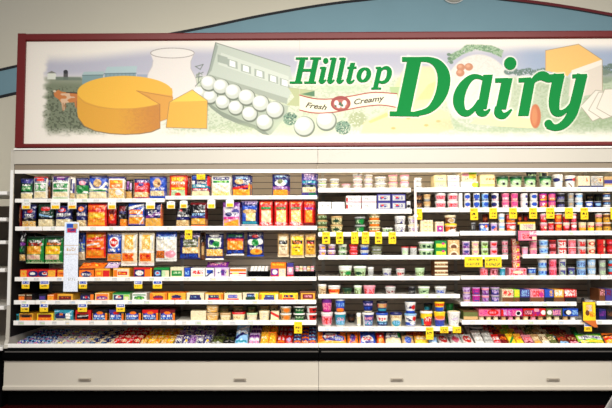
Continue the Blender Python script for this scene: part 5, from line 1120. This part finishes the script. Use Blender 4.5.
# multipacks: printed sleeve over a row of little cups
def multipack(x0, x1, desc, art, cupc):
    sh = SHELF['R7b']; Y0 = sh['Y'] + .02; w = X(x1, Y0) - X(x0, Y0) - .002; z0 = sh['z']; zs_ = Z(316.3, Y0, 500); z1 = Z(308.8, Y0, 500)
    r = bpy.data.objects.new('yogurt_multipack', None); r.empty_display_size = .03; link(r); r.location = ((X(x0, Y0) + X(x1, Y0)) / 2, Y0, z0)
    make_carton(w, z1 - zs_, .16, art, r, seed=int(x0), mat='film', cell=300)
    for c in r.children: c.name = 'sleeve' if c.name.startswith('carton') else c.name; c.location.z = zs_ - z0
    k = max(2, round(w / .052))
    for i in range(k):
        for j in range(2):
            cx_ = -w / 2 + w * (i + .5) / k; m = MB(); m.tube((cx_, .04 + j * .08, 0), (cx_, .04 + j * .08, zs_ - z0 - .001), min(w / k * .33, .022), 14)
            mesh_obj('cup', m.v, m.f, M['plastic'], r, np.tile(lin(C(cupc[(i + j) % len(cupc)])), (len(m.v), 1)))
    record(r, 'K', desc, sh['place'], x0, cat='yogurt multipack')
for x0, x1, ds, art, cc in ((478, 499.5, 'pink yogurt multipack with red strawberry patch', 'P;e .65 .5 .25 .4 r;t .05 .2 .4 .8 m;t .5 .4 .8 .6 i;r 0 0 1 .12 d', 'fcf'), (500, 521.5, 'lilac pink yogurt multipack with white ring', 'm;t .05 .1 .45 .9 v;e .8 .6 .14 .34 w;e .8 .6 .09 .24 k;t .5 .1 .7 .9 P;r 0 0 .1 1 r;r 0 0 1 .1 p', 'tic'), (522, 544.5, 'red and violet yogurt multipack', 'r;e .22 .5 .2 .4 d;t .05 .3 .4 .7 i;t .4 .2 .75 .9 p;e .88 .5 .1 .3 w;r .5 .0 .7 .4 i', 'cit'), (545, 561, 'green and pink yogurt multipack', 'x;r .4 .1 .9 .9 p;t .4 .2 .9 .8 i;e .2 .5 .14 .3 w', 'cft'), (561.5, 577, 'blue yogurt multipack with black white swirl', 'b;e .3 .5 .24 .4 k;e .35 .5 .16 .26 w;t .6 .2 .95 .8 l', 'tw')):
    multipack(x0, x1, ds, art, cc)
R('R7b', 'K', 597.5, 604.5, 309, 'dark purple box right of hanging yellow card', 'n;t .1 .2 .9 .6 p'); R('R7b', 'K', 605, 614, 309.5, 'brown box at the picture edge', 'k;t .1 .2 .9 .6 s')

# ------------------------------------------------------------------ packets lying in the bottom wells
def zdeck(Y): return zlip - .035 + .07 * (Y - .012) / (YB - .012)
ORD = ['first', 'second', 'third', 'fourth', 'fifth', 'sixth', 'seventh', 'eighth', 'ninth', 'tenth', 'eleventh', 'twelfth']
def well(x0, x1, cols_, rows, ytop, desc, arts, case, tilt=14, th=.011, L_=None, Ys=.045, cat='packet', kindname='flat_cheese_pack', short=None):
    Yb = .50; step = (Yb - Ys) / rows; L_ = L_ or step * .97
    pw = (X(x1, .1) - X(x0, .1)) / cols_
    rs = random.Random(int(x0))
    for r in range(rows):
        Y = Ys + r * step; ang = math.radians(tilt if rows > 1 else tilt)
        zt_ = Z(344 - (344 - ytop) * (r + 1) / rows, Y + L_ * math.cos(ang), (x0 + x1) / 2)
        base = zdeck(Y) + th * .4
        need = zt_ - L_ * math.sin(ang) - base; nl = max(1, min(4, int(round(need / (th * 1.8)))))
        for l in range(nl):
            if l < nl - 2: continue_ = True
            for c in range(cols_):
                k = (c + r * 2 + l) % len(arts)
                key = ('P', round(pw, 3), round(L_, 3), th, arts[k])
                if key in TPL: o = copy_tree(TPL[key])
                else:
                    o = bpy.data.objects.new(kindname, None); o.empty_display_size = .03; link(o)
                    make_bag(kindname, pw * .95, L_, arts[k], root=o, seed=int(x0) + k, t=th); TPL[key] = o
                xx = (X(x0, .1) * (cols_ - c - .5) + X(x1, .1) * (c + .5)) / cols_ * 1.0
                sc = (DIST + Y) / (DIST + .1); 
                o.location = (xx * (1 + (sc - 1) * .0), Y, base + l * th * 1.8 + .006)
                o.rotation_euler = (-(math.pi / 2 - ang), 0, math.radians(rs.uniform(-3, 3)))
                o['category'] = cat
                rn = 'front' if r == 0 else ('back' if r == rows - 1 else ORD[r])
                ITEMS.append(dict(o=o, kind='well', desc=desc, place=case, x=xx, lvl=l, n=nl, dep=0, row=rn if rows > 1 else '', group=desc))
LW = 'left case well'; RW = 'right case well'
well(19.9, 52, 6, 4, 333.2, 'blue white lunch meat packet', ['b;r .05 .3 .95 .45 w;r .05 .6 .95 .75 i;t .1 .1 .9 .3 l;r 0 .8 1 .9 k', 'n;r .05 .2 .95 .4 l;t .1 .5 .9 .7 w;r 0 .75 1 .9 b', 'l;r .1 .3 .9 .5 n;t .1 .6 .9 .8 P;r 0 .85 1 1 k'], LW)
well(52.5, 91, 6, 4, 334.5, 'white and violet lunch meat packet', ['w;r .1 .3 .8 .5 p;t .1 .6 .9 .75 u;r 0 .85 1 1 k', 'f;r .1 .2 .7 .5 u;t .2 .6 .9 .8 y;r 0 .85 1 1 n', 'q;t .1 .2 .9 .5 m;r .1 .6 .5 .8 b'], LW)
well(91.5, 114, 4, 4, 335, 'navy and cream lunch meat packet', ['n;r .1 .3 .8 .5 f;t .1 .6 .9 .75 l', 'f;r .1 .2 .7 .6 n;t .2 .6 .9 .8 t;r 0 .85 1 1 k'], LW)
well(114.5, 141, 4, 4, 330.5, 'red lunch meat packet', ['r;d .1 .9 .9 .2 .12 w;t .2 .2 .9 .4 i;r 0 .9 1 1 d', 'r;t .1 .2 .9 .6 f;r .2 .7 .8 .8 d'], LW, tilt=22)
well(141.5, 174.5, 5, 4, 334, 'golden yellow cheese packet', ['G;t .1 .2 .9 .5 c;r .1 .6 .9 .7 f;r 0 .9 1 1 o', 'y;d .1 .9 .9 .2 .12 f;t .1 .5 .9 .8 o', 'G;r .2 .3 .8 .5 o;t .1 .6 .9 .8 f'], LW, tilt=18)
well(175.5, 211, 5, 3, 336, 'purple white cheese packet', ['w;t .1 .1 .9 .5 p;t .2 .2 .9 .4 u;t 0 .6 1 .9 n', 'u;t .1 .1 .9 .4 w;t .2 .6 .9 .9 w;r .5 .5 .8 .7 y', 'v;t .1 .2 .9 .8 p'], LW, tilt=24)
well(211.5, 235, 2, 2, 338, 'dark olive clear packet', ['x;t .1 .2 .9 .5 k;r .1 .7 .9 .8 q', 'k;t .1 .2 .9 .5 x;r .1 .6 .9 .66 e'], LW, tilt=10)
well(235.5, 248.5, 1, 2, 331, 'light blue crumpled bag with navy stripes', ['l;d 0 .4 1 .1 .12 w;d 0 .7 1 .4 .14 n;r .1 .8 .9 .9 a;t .2 .3 .9 .5 w'], LW, tilt=38, th=.02)
well(249, 260, 2, 3, 331, 'violet and pink packet in a stack', ['v;r .1 .2 .9 .4 p;r .1 .5 .9 .65 w;t .2 .7 .9 .9 P'], LW, tilt=32)
well(260.5, 277, 2, 3, 327.5, 'orange shredded cheese packet in a heap', ['G;s .1 .1 .9 .9 oGy;t .1 .4 .9 .6 f', 'o;s .1 .1 .9 .9 yGo'], LW, tilt=36, th=.014)
well(277.5, 293, 2, 3, 334.5, 'bright red packet with white print', ['r;t .1 .2 .9 .5 w;r .1 .6 .9 .75 o;r 0 .9 1 1 p', 'r;e .5 .5 .3 .2 v;t .1 .7 .9 .9 i'], LW, tilt=22)
well(293.5, 316, 3, 4, 334, 'blue and orange layered packet', ['u;r .05 .2 .95 .4 l;r .05 .5 .95 .7 o;t .1 .75 .9 .95 i', 'o;r .05 .2 .95 .5 u;t .1 .6 .9 .8 q'], LW, tilt=26)
def well1(x0, x1, ytop, desc, art, tilt=40, th=.022, ybot=343.6, Yf=.06, case=RW):
    L_ = abs(Z(ytop, Yf, (x0 + x1) / 2) - Z(ybot, Yf, (x0 + x1) / 2)) / math.sin(math.radians(tilt)) * .93
    w = (X(x1, Yf) - X(x0, Yf)) * .97
    o = bpy.data.objects.new('cheese_bag', None); o.empty_display_size = .03; link(o)
    make_bag('cheese_bag', w, L_, art, root=o, seed=int(x0), t=th)
    o.location = ((X(x0, Yf) + X(x1, Yf)) / 2, Yf, zdeck(Yf) + .012); o.rotation_euler = (-(math.pi / 2 - math.radians(tilt)), 0, 0)
    o['category'] = 'bag'; ITEMS.append(dict(o=o, kind='well1', desc=desc, place=case, x=x0, lvl=0, n=1, dep=0, row='', group=None)); return o
well1(317, 346.5, 331.5, 'large orange bag with white and red oval emblem', 'o;r .18 0 .8 .3 n;e .45 .5 .3 .38 n;e .45 .48 .25 .28 w;t .3 .35 .62 .6 r;e .74 .6 .2 .2 b;t .62 .5 .88 .7 w;r 0 .8 1 1 G;e .42 .7 .16 .1 u')
well1(347, 358, 332, 'orange and purple bag between larger bags', 'o;e .5 .55 .26 .3 u;t .2 .1 .9 .3 d;r .75 .2 1 1 o;d .2 .9 .8 .5 .1 p')
well1(358.5, 375.6, 331.5, 'blue bag with white and red emblem', 'b;t .1 .1 .9 .25 n;e .5 .68 .36 .24 w;t .25 .55 .75 .75 r;e .6 .85 .26 .1 u;r 0 0 .08 1 o')
well1(376.2, 384.2, 333, 'plain orange red bag', 'r;r .1 .5 .9 .95 o;e .5 .4 .16 .1 w;t .2 .6 .8 .8 G')
well1(384.8, 400.8, 332, 'navy topped bag with cream lower half', 'n;t .1 .15 .8 .5 w;r .0 .55 1 1 f;r .8 0 1 .5 g;t .1 .7 .9 .85 c;d .05 .45 .3 .2 .08 w')
well1(401.3, 413.4, 335, 'tan bag with round blue spot', 't;e .5 .6 .3 .34 b;t .4 .5 .6 .7 l;r 0 0 1 .12 s')
well1(413.8, 427.8, 335, 'golden yellow cheese bag', 'G;r 0 0 1 .2 o;t .1 .3 .9 .6 f;r .1 .7 .9 .9 y'); well1(405, 424, 331, 'orange red bag on back row', 'o;t .1 .2 .9 .8 r;r 0 0 1 .2 d', Yf=.30, ybot=336, th=.014)
well1(428.3, 436.8, 337, 'pale blue bag below yellow tag', 'l;t .1 .3 .9 .7 u;r 0 .8 1 1 w')
well(437.3, 472.5, 3, 2, 335.3, 'white packet with red oval lettering', ['w;e .5 .5 .38 .3 r;t .2 .4 .8 .6 w;t .2 .85 .8 .95 i', 'w;e .5 .5 .34 .26 P;t .2 .4 .8 .6 r'], RW, tilt=14, th=.009)
well(473, 491.5, 2, 2, 335.5, 'white and grey packet', ['w;t .1 .3 .9 .5 e;r .1 .7 .9 .8 q', 'q;t .1 .3 .9 .5 w;r .1 .7 .9 .8 e'], RW, tilt=22, th=.016)
o = put('R7b', 'M', 468, 482, 327.6, 'clear dark container with white rim', 'k;t .2 .3 .8 .7 e', ybot=332, dy=.25, lid='wq', place='right case well')
well(491.5, 506, 2, 3, 332.5, 'red and white packet', ['r;t .1 .3 .9 .6 w;r .1 .7 .9 .8 i', 'd;t .1 .3 .9 .6 o'], RW, tilt=26)
well(506.5, 521, 2, 3, 332, 'yellow and green packet', ['y;d .1 .8 .9 .3 .2 g;t .2 .1 .8 .3 o', 'G;t .1 .3 .9 .6 r;r .1 .6 .9 .9 y', 'h;t .1 .3 .9 .6 y'], RW, tilt=28)
well(521.5, 531, 1, 3, 337, 'pink and red packet', ['i;t .1 .3 .9 .6 r;r .1 .7 .9 .8 d', 'd;t .1 .3 .9 .6 P'], RW, tilt=24)
well(531.5, 555, 3, 3, 333.5, 'tan and cream packet', ['t;t .1 .3 .9 .6 f;r .1 .7 .9 .8 G', 'f;t .1 .3 .9 .6 s;r .1 .7 .9 .8 w', 'x;t .1 .3 .9 .6 c'], RW, tilt=26)
well(555.5, 575.5, 2, 3, 333, 'brown red packet with blue stripe', ['s;t .1 .3 .9 .6 r;r .1 .7 .9 .85 l', 'd;t .1 .3 .9 .6 t;r .1 .7 .9 .85 i'], RW, tilt=24)
well1(570.5, 577.5, 332, 'small dark green bag', 'j;t .2 .2 .8 .5 g;r .2 .6 .8 .9 g', Yf=.28, ybot=341)
well1(576.5, 603, 333.8, 'bright green bag with white violet label', 'h;r .05 .3 .95 .62 w;t .15 .36 .9 .56 u;r .0 .0 1 .18 g;d .0 .9 .3 .65 .12 n;r .1 .72 1 .86 y;t .2 .86 .9 .95 g')
well1(603.5, 620, 333.5, 'orange bag with red and yellow stripes at the edge', 'o;r 0 .2 1 .35 k;r 0 .5 1 .64 r;t .1 .7 .9 .9 y')

def lying(x0, x1, ytop, ybot, Yf, ang, desc, art, place, th=.014):
    a = math.radians(ang); L_ = max(.09, (Z(ytop, Yf, x0) - Z(ybot, Yf, x0)) / math.sin(a)); w = X(x1, Yf) - X(x0, Yf)
    o = bpy.data.objects.new('cheese_bag', None); o.empty_display_size = .03; link(o)
    make_bag('cheese_bag', w, L_, art, root=o, seed=int(x0), t=th)
    o.location = ((X(x0, Yf) + X(x1, Yf)) / 2, Yf, Z(ybot, Yf, x0)); o.rotation_euler = (-(math.pi / 2 - a), 0, 0)
    o['category'] = 'bag'; ITEMS.append(dict(o=o, kind='well1', desc=desc, place=place, x=x0, lvl=0, n=1, dep=0, row='', group=None))
PL = 'left case third shelf'
lying(79, 104, 263.5, 268.2, .05, 22, 'orange bag slumped on top of the orange boxes', 'o;t .1 .2 .9 .4 r;d .1 .8 .9 .6 .1 r;t .1 .6 .8 .7 y', PL)
lying(105, 118, 263, 267.9, .05, 25, 'violet and white bag lying on the boxes', 'v;t .1 .1 .9 .8 w;r .2 .4 .8 .5 u', PL)
lying(206, 228, 262.5, 267.4, .16, 22, 'pink violet packet lying on purple snack packages', 'p;t .1 .1 .9 .8 i;r .2 .4 .8 .5 w', PL)
# ------------------------------------------------------------------ hooks for the hanging bags
for o, ds in HOOKS:
    m = MB(); x = o.location.x; z = o.location.z
    h = 0
    for c in o.children:
        if c.name.startswith('pouch'): h = max(v.co.z for v in c.data.vertices)
    m.tube((0, -.006, 0), (0, YB - .002 - o.location.y, 0), .0028, 8); m.tube((0, -.006, 0), (0, -.018, .014), .0028, 8)
    k = m.build('peg_hook', M['wire']); k.location = (x, o.location.y, z + h * .985 + .003)
    k['category'] = 'peg hook'; k['group'] = 'peg hooks over the third shelf'
    k['label'] = 'wire peg hook holding the ' + ' '.join(ds.split()[:11])

# ------------------------------------------------------------------ price tags
def card(name, px0, px1, py0, py1, Y, spec, label, cat, group=None, parts=True, tilt=0, head=None):
    x0, z1 = at(px0, py0, Y); x1, z0 = at(px1, py1, Y); w = x1 - x0; h = z1 - z0
    e = bpy.data.objects.new(name, None); e.empty_display_size = .02; link(e); e.location = ((x0 + x1) / 2, Y, z0); e.rotation_euler = (0, math.radians(tilt), 0)
    nu = max(6, int(w * 260)) + 1; nv = max(6, int(h * 260)) + 1
    img_, _, _ = render_art(spec, nu, nv, int(px0 * 3 + py0)); u, v = np.meshgrid(np.linspace(0, 1, nu), np.linspace(0, 1, nv))
    V = np.stack([w * (u - .5), -.0012 - .002 * np.sin(np.pi * v), h * (1 - v)], -1).reshape(-1, 3); V2 = V.copy(); V2[:, 1] += .0008
    n = len(V)
    hr = int(nv * head) if head else 0
    def sub(a, b_, nm):
        idx = np.arange(a * nu, b_ * nu); f = grid_faces(nu, b_ - a); f += [tuple(reversed([i + len(idx) for i in q])) for q in grid_faces(nu, b_ - a)]
        return mesh_obj(nm, np.vstack([V[idx], V2[idx]]), f, M['paper'], e, np.vstack([img_.reshape(-1, 3)[idx]] * 2), smooth=True)
    if hr > 1: sub(0, hr + 1, 'header'); sub(hr, nv, 'card')
    else: sub(0, nv, 'card')
    # clip that holds the card on the rail
    m = MB(); m.box(-w * .3, w * .3, -.001, .004, h - .006, h + .004); m.build('clip', M['white'], e)
    e['label'] = label; e['category'] = cat
    if group: e['group'] = group
    return e
YT = 'y;t .15 .12 .85 .22 o;t .18 .4 .8 .58 k;t .3 .72 .8 .84 s'
BT = 'w;r .1 .05 .9 .35 b;t .2 .1 .8 .25 w;r 0 .42 1 1 y;t .2 .55 .8 .75 s'
WT = 'w;r .1 .5 .9 .95 y;t .2 .1 .8 .35 q;t .2 .6 .8 .8 o'
def tags(lst, sk, spec, look, place, head=None):
    n = len(lst)
    for i, (a, b_, t, u) in enumerate(lst):
        o_ = ['leftmost', 'second from left', 'third from left', 'fourth from left', 'fifth from left', 'sixth from left', 'seventh from left', 'eighth from left', 'ninth from left', 'tenth from left'][i]
        if i == n - 1 and n > 1: o_ = 'rightmost'
        if n == 1: lab = '%s, %s' % (look, place)
        else: lab = '%s, %s, %s' % (look, o_, place)
        card('price_tag', a, b_, t, u, SHELF[sk]['Y'] - .012, spec, lab, 'price tag', 'price tags ' + place, head=head)
tags([(22, 30.5, 202.6, 209), (51, 60, 202.3, 209), (68, 76.5, 202.3, 208.8), (108, 116, 202, 209), (146, 155, 201.8, 209), (167, 175, 201.6, 208.6), (180, 187.5, 201, 208), (207.5, 215.3, 200, 208.3), (226, 233.8, 199.8, 207)], 'L1', WT, 'white and yellow price tag', 'under left case top shelf', .45)
tags([(196.8, 205.2, 174.2, 179.5)], 'L1', YT, 'small yellow price tag', 'hanging from the canopy rail over left case')
tags([(185, 192.2, 229.6, 239.2)], 'L2', YT, 'single tall yellow price tag', 'under left case second shelf')
tags([(22, 29.5, 281, 288.6), (40, 49, 281, 288.6), (79, 87, 281, 288.6), (134.3, 142.3, 281, 288.6), (153, 162, 281, 288.6)], 'L3', BT, 'blue headed yellow price tag', 'under left case third shelf', .4)
tags([(21, 29, 304, 311.8), (40, 48, 304, 311.8), (78, 87, 304, 311.8), (116.4, 124.8, 304, 311.8)], 'L4', BT, 'blue headed yellow price tag', 'under left case fourth shelf', .4)
tags([(294.2, 302, 321.8, 333.4)], 'L5', YT, 'single yellow price tag', 'in front of red packets below left case')
tags([(322.2, 330, 232, 243.8), (336, 343.2, 232, 243.8), (351.2, 358.4, 232, 243.8), (361.8, 369.2, 232, 243.8), (375, 382, 232, 243.8), (388.5, 396, 232, 243.8)], 'R3', YT, 'tall yellow price tag', 'under right case third shelf')
tags([(415.3, 422.2, 208.6, 219.6), (470.2, 478, 208.2, 220), (489.2, 497, 208, 218.6), (509, 517, 208, 218.6), (529, 537, 208, 218.6), (546, 554.4, 207.8, 218.5), (564.8, 573, 207.8, 218.6), (580.3, 588.2, 207.8, 219.4), (610.2, 617.8, 207.8, 219.4)], 'R2b', YT, 'tall yellow price tag', 'under right case second shelf')
tags([(464.5, 482.6, 256.8, 267), (484.8, 501.5, 257, 267.4)], 'R4', 'y;t .1 .2 .9 .4 x;t .1 .55 .9 .8 x', 'wide yellow price tag', 'under right case fourth shelf')
tags([(425.8, 433.5, 327.2, 339.6), (440, 448.4, 326.6, 333), (452.6, 461, 326.6, 333)], 'R7', YT, 'yellow price tag', 'under the big tubs of right case')
tags([(584, 591.8, 323.3, 331.4)], 'R7b', BT, 'blue and yellow price tag', 'below the hanging yellow card', .4)
# brown stickers on the canopy rail
# long paper notice
Yn = SHELF['L2']['Y'] - .016
e = card('paper_notice', 64.8, 77.6, 222.2, 291.6, Yn, 'w;r 0 0 1 1 Q;r .12 .02 .88 .16 l;r .18 .03 .6 .08 b;r .6 .03 .9 .1 t;r .2 .09 .8 .15 r;t .25 .1 .75 .14 u;r .05 .33 .95 .337 t;t .2 .37 .85 .42 t;r .05 .455 .95 .462 t;t .3 .80 .8 .84 q', 'long white paper notice strip hanging in front of left case second and third shelves', 'paper notice', tilt=0, head=.2)
# coupon box
Yd = SHELF['R3b']['Y'] - .06
x0, z0 = at(517.4, 241.2, Yd); x1, z1 = at(536.2, 222, Yd); xd = (x0 + x1) / 2; w = x1 - x0
e = empty('coupon_dispenser', 'pink and white coupon dispenser clipped on the rail of right case third shelf', 'coupon dispenser', (xd, Yd, z0))
MB().box(-w / 2, w / 2, .006, .035, 0, (z1 - z0) * .56, .004).build('housing', M['clip'], e)
MB().box(-.012, .012, .035, .051, (z1 - z0) * .3, (z1 - z0) * .5).build('rail_clip', M['white'], e)
def plate(nm, u0, u1, v0, v1, spec, yy):
    H = z1 - z0; nu = int((u1 - u0) * w * 300) + 3; nv = int((v1 - v0) * H * 300) + 3
    im, _, _ = render_art(spec, nu, nv, 5); u, v = np.meshgrid(np.linspace(u0, u1, nu), np.linspace(v0, v1, nv))
    P = np.stack([w * (u - .5), np.full_like(u, yy), H * (1 - v)], -1).reshape(-1, 3); P2 = P.copy(); P2[:, 1] += .004
    mesh_obj(nm, np.vstack([P, P2]), grid_faces(nu, nv) + [tuple(reversed([i + len(P) for i in q])) for q in grid_faces(nu, nv)] , M['paper'], e, np.vstack([im.reshape(-1, 3)] * 2))
plate('header_card', .05, .95, 0, .42, 'y;r 0 0 1 .18 G;r .15 .22 1 1 f;t .3 .3 .9 .85 e;r .0 .3 .12 1 k;t .4 .4 .9 .6 i', .002)
plate('coupon_panel', .06, 1.0, .46, .96, 'P;r .15 .2 .65 .9 i;t .2 .3 .6 .85 r;t .6 .1 .98 .4 w;e .7 .7 .12 .12 d;r .75 .6 .98 .9 f', .0)
# hanging yellow card
Yh = SHELF['R7b']['Y'] - .03
e = card('hanging_card', 582.6, 595.6, 301.4, 320.5, Yh, 'y;r .25 .15 .8 .6 G;t .3 .2 .75 .5 q;e .35 .6 .16 .14 s;t .5 .6 .95 .8 o;r .0 .0 1 .06 s', 'yellow hanging card with brown spot and orange tip at right case', 'hanging card')
w = X(595.6, Yh) - X(582.6, Yh); H2 = .052
MB().prism_y([(-w * .5, 0), (-w * .2, -.018), (w * .35, -H2), (w * .62, -H2 * 1.02), (w * .5, -.01), (w * .5, 0)][::-1], -.003, -.001).build('orange_corner', new_mat('orange_card', (206, 104, 34), .5), e)
m = MB(); m.tube((0, .0, (Z(301.4, Yh) - Z(320.5, Yh))), (0, .02, (Z(298, Yh) - Z(320.5, Yh))), .002, 6); m.build('wire', M['wire'], e)
MB().box(-.05, -.035, 0, .02, 0, Z(298, Yh) - Z(320.5, Yh)).build('side_edge', M['clip'], e)
# small labels on the canopy lip
for i, (a, b_, y0_, y1_, sp) in enumerate(((80, 94, 169.4, 171.4, 't;t .1 .2 .9 .8 s'), (108, 120, 169.4, 171.4, 't;t .1 .2 .9 .8 s'), (164, 172, 168.8, 171, 'c;t .1 .2 .9 .8 t'), (194, 203, 168.6, 170.8, 'c;t .1 .2 .9 .8 t'), (381, 395, 167.6, 170.6, 'w;t .5 .2 .95 .8 s'))):
    pass
# pale object on the floor at the lower right corner
px_, _ = at(611, 400, -.25)
e = empty('floor_sign', 'pale folding sign with slanted edge on the floor, lower right corner', 'floor sign', (px_ + .13, -.28, 0))
Hs = Z(392, -.28, 600)
for s_, nm in ((-1, 'front_leaf'), (1, 'rear_leaf')):
    m = MB(); m.prism_x([(s_ * .12 - .006, 0), (s_ * .12 + .006, 0), (.006 + s_ * .008, Hs), (-.006 + s_ * .008, Hs)], -.11, .13)
    for v_i in range(len(m.v)):
        x_, y_, z_ = m.v[v_i]
        m.v[v_i] = (x_ - (.05 * (1 - z_ / Hs) if x_ < 0 else -.05 * (1 - z_ / Hs)), y_, z_)
    m.build(nm, M['white'], e)
MB().tube((-.1, 0, Hs), (.12, 0, Hs), .012, 10).build('hinge', M['clip'], e)

# ------------------------------------------------------------------ labels
def ordinal(i, n):
    if n == 1: return ''
    if i == 0: return 'leftmost'
    if i == n - 1: return 'rightmost'
    return ORD[i] + ' from left'
groups = {}
for it in ITEMS: groups.setdefault((it['desc'], it['place']), []).append(it)
for (ds, pl), L_ in groups.items():
    sub_ = {}
    for it in L_: sub_.setdefault((it.get('row', ''), it['lvl'] if it['kind'] == 'well' else 0), []).append(it)
    for (row, lv), K in sub_.items():
        xs = sorted(set(round(i['x'], 3) for i in K))
        for it in K:
            nlv = it['n']; bits = []
            o_ = ordinal(xs.index(round(it['x'], 3)), len(xs))
            if nlv > 1:
                lvn = {2: ['lower', 'upper'], 3: ['bottom', 'middle', 'top'], 4: ['bottom', 'second up', 'third up', 'top']}[nlv][it['lvl']]
            else: lvn = ''
            if it['kind'] == 'well':
                s_ = ds + ', ' + ' '.join(q for q in [o_, 'in' if (row or lvn) else '', row, 'row' if row else '', (lvn + ' layer') if lvn else ''] if q) + ', ' + pl
            elif it['kind'] == 'bite':
                s_ = '%s%s, %s' % ((o_ + ' ') if o_ else '', ds, pl)
            else:
                s_ = ds
                if o_: s_ += ', ' + o_
                if lvn: s_ += ', ' + lvn + ' one of stack'
                s_ += ', ' + (pl if pl.startswith('hanging') else pl)
            s_ = s_.replace(' ,', ',').replace(',,', ',')
            w_ = s_.split()
            if len(w_) > 16:
                s_ = s_.replace(' one of stack', '').replace(' from left', ' from left'); w_ = s_.split()
            if len(w_) > 16: print('LONG', len(w_), s_)
            it['o']['label'] = s_
    if len(L_) > 1:
        for it in L_: it['o']['group'] = (ds + 's, ' + pl) if it['kind'] != 'bite' else 'wrapped bites in the ' + pl
    else: L_[0]['o']['group'] = {'hanging over left case third shelf': 'cheese bags hanging over the third shelf'}.get(pl, 'packages in ' + pl)
print('items', len(ITEMS), 'objects', len(bpy.data.objects))
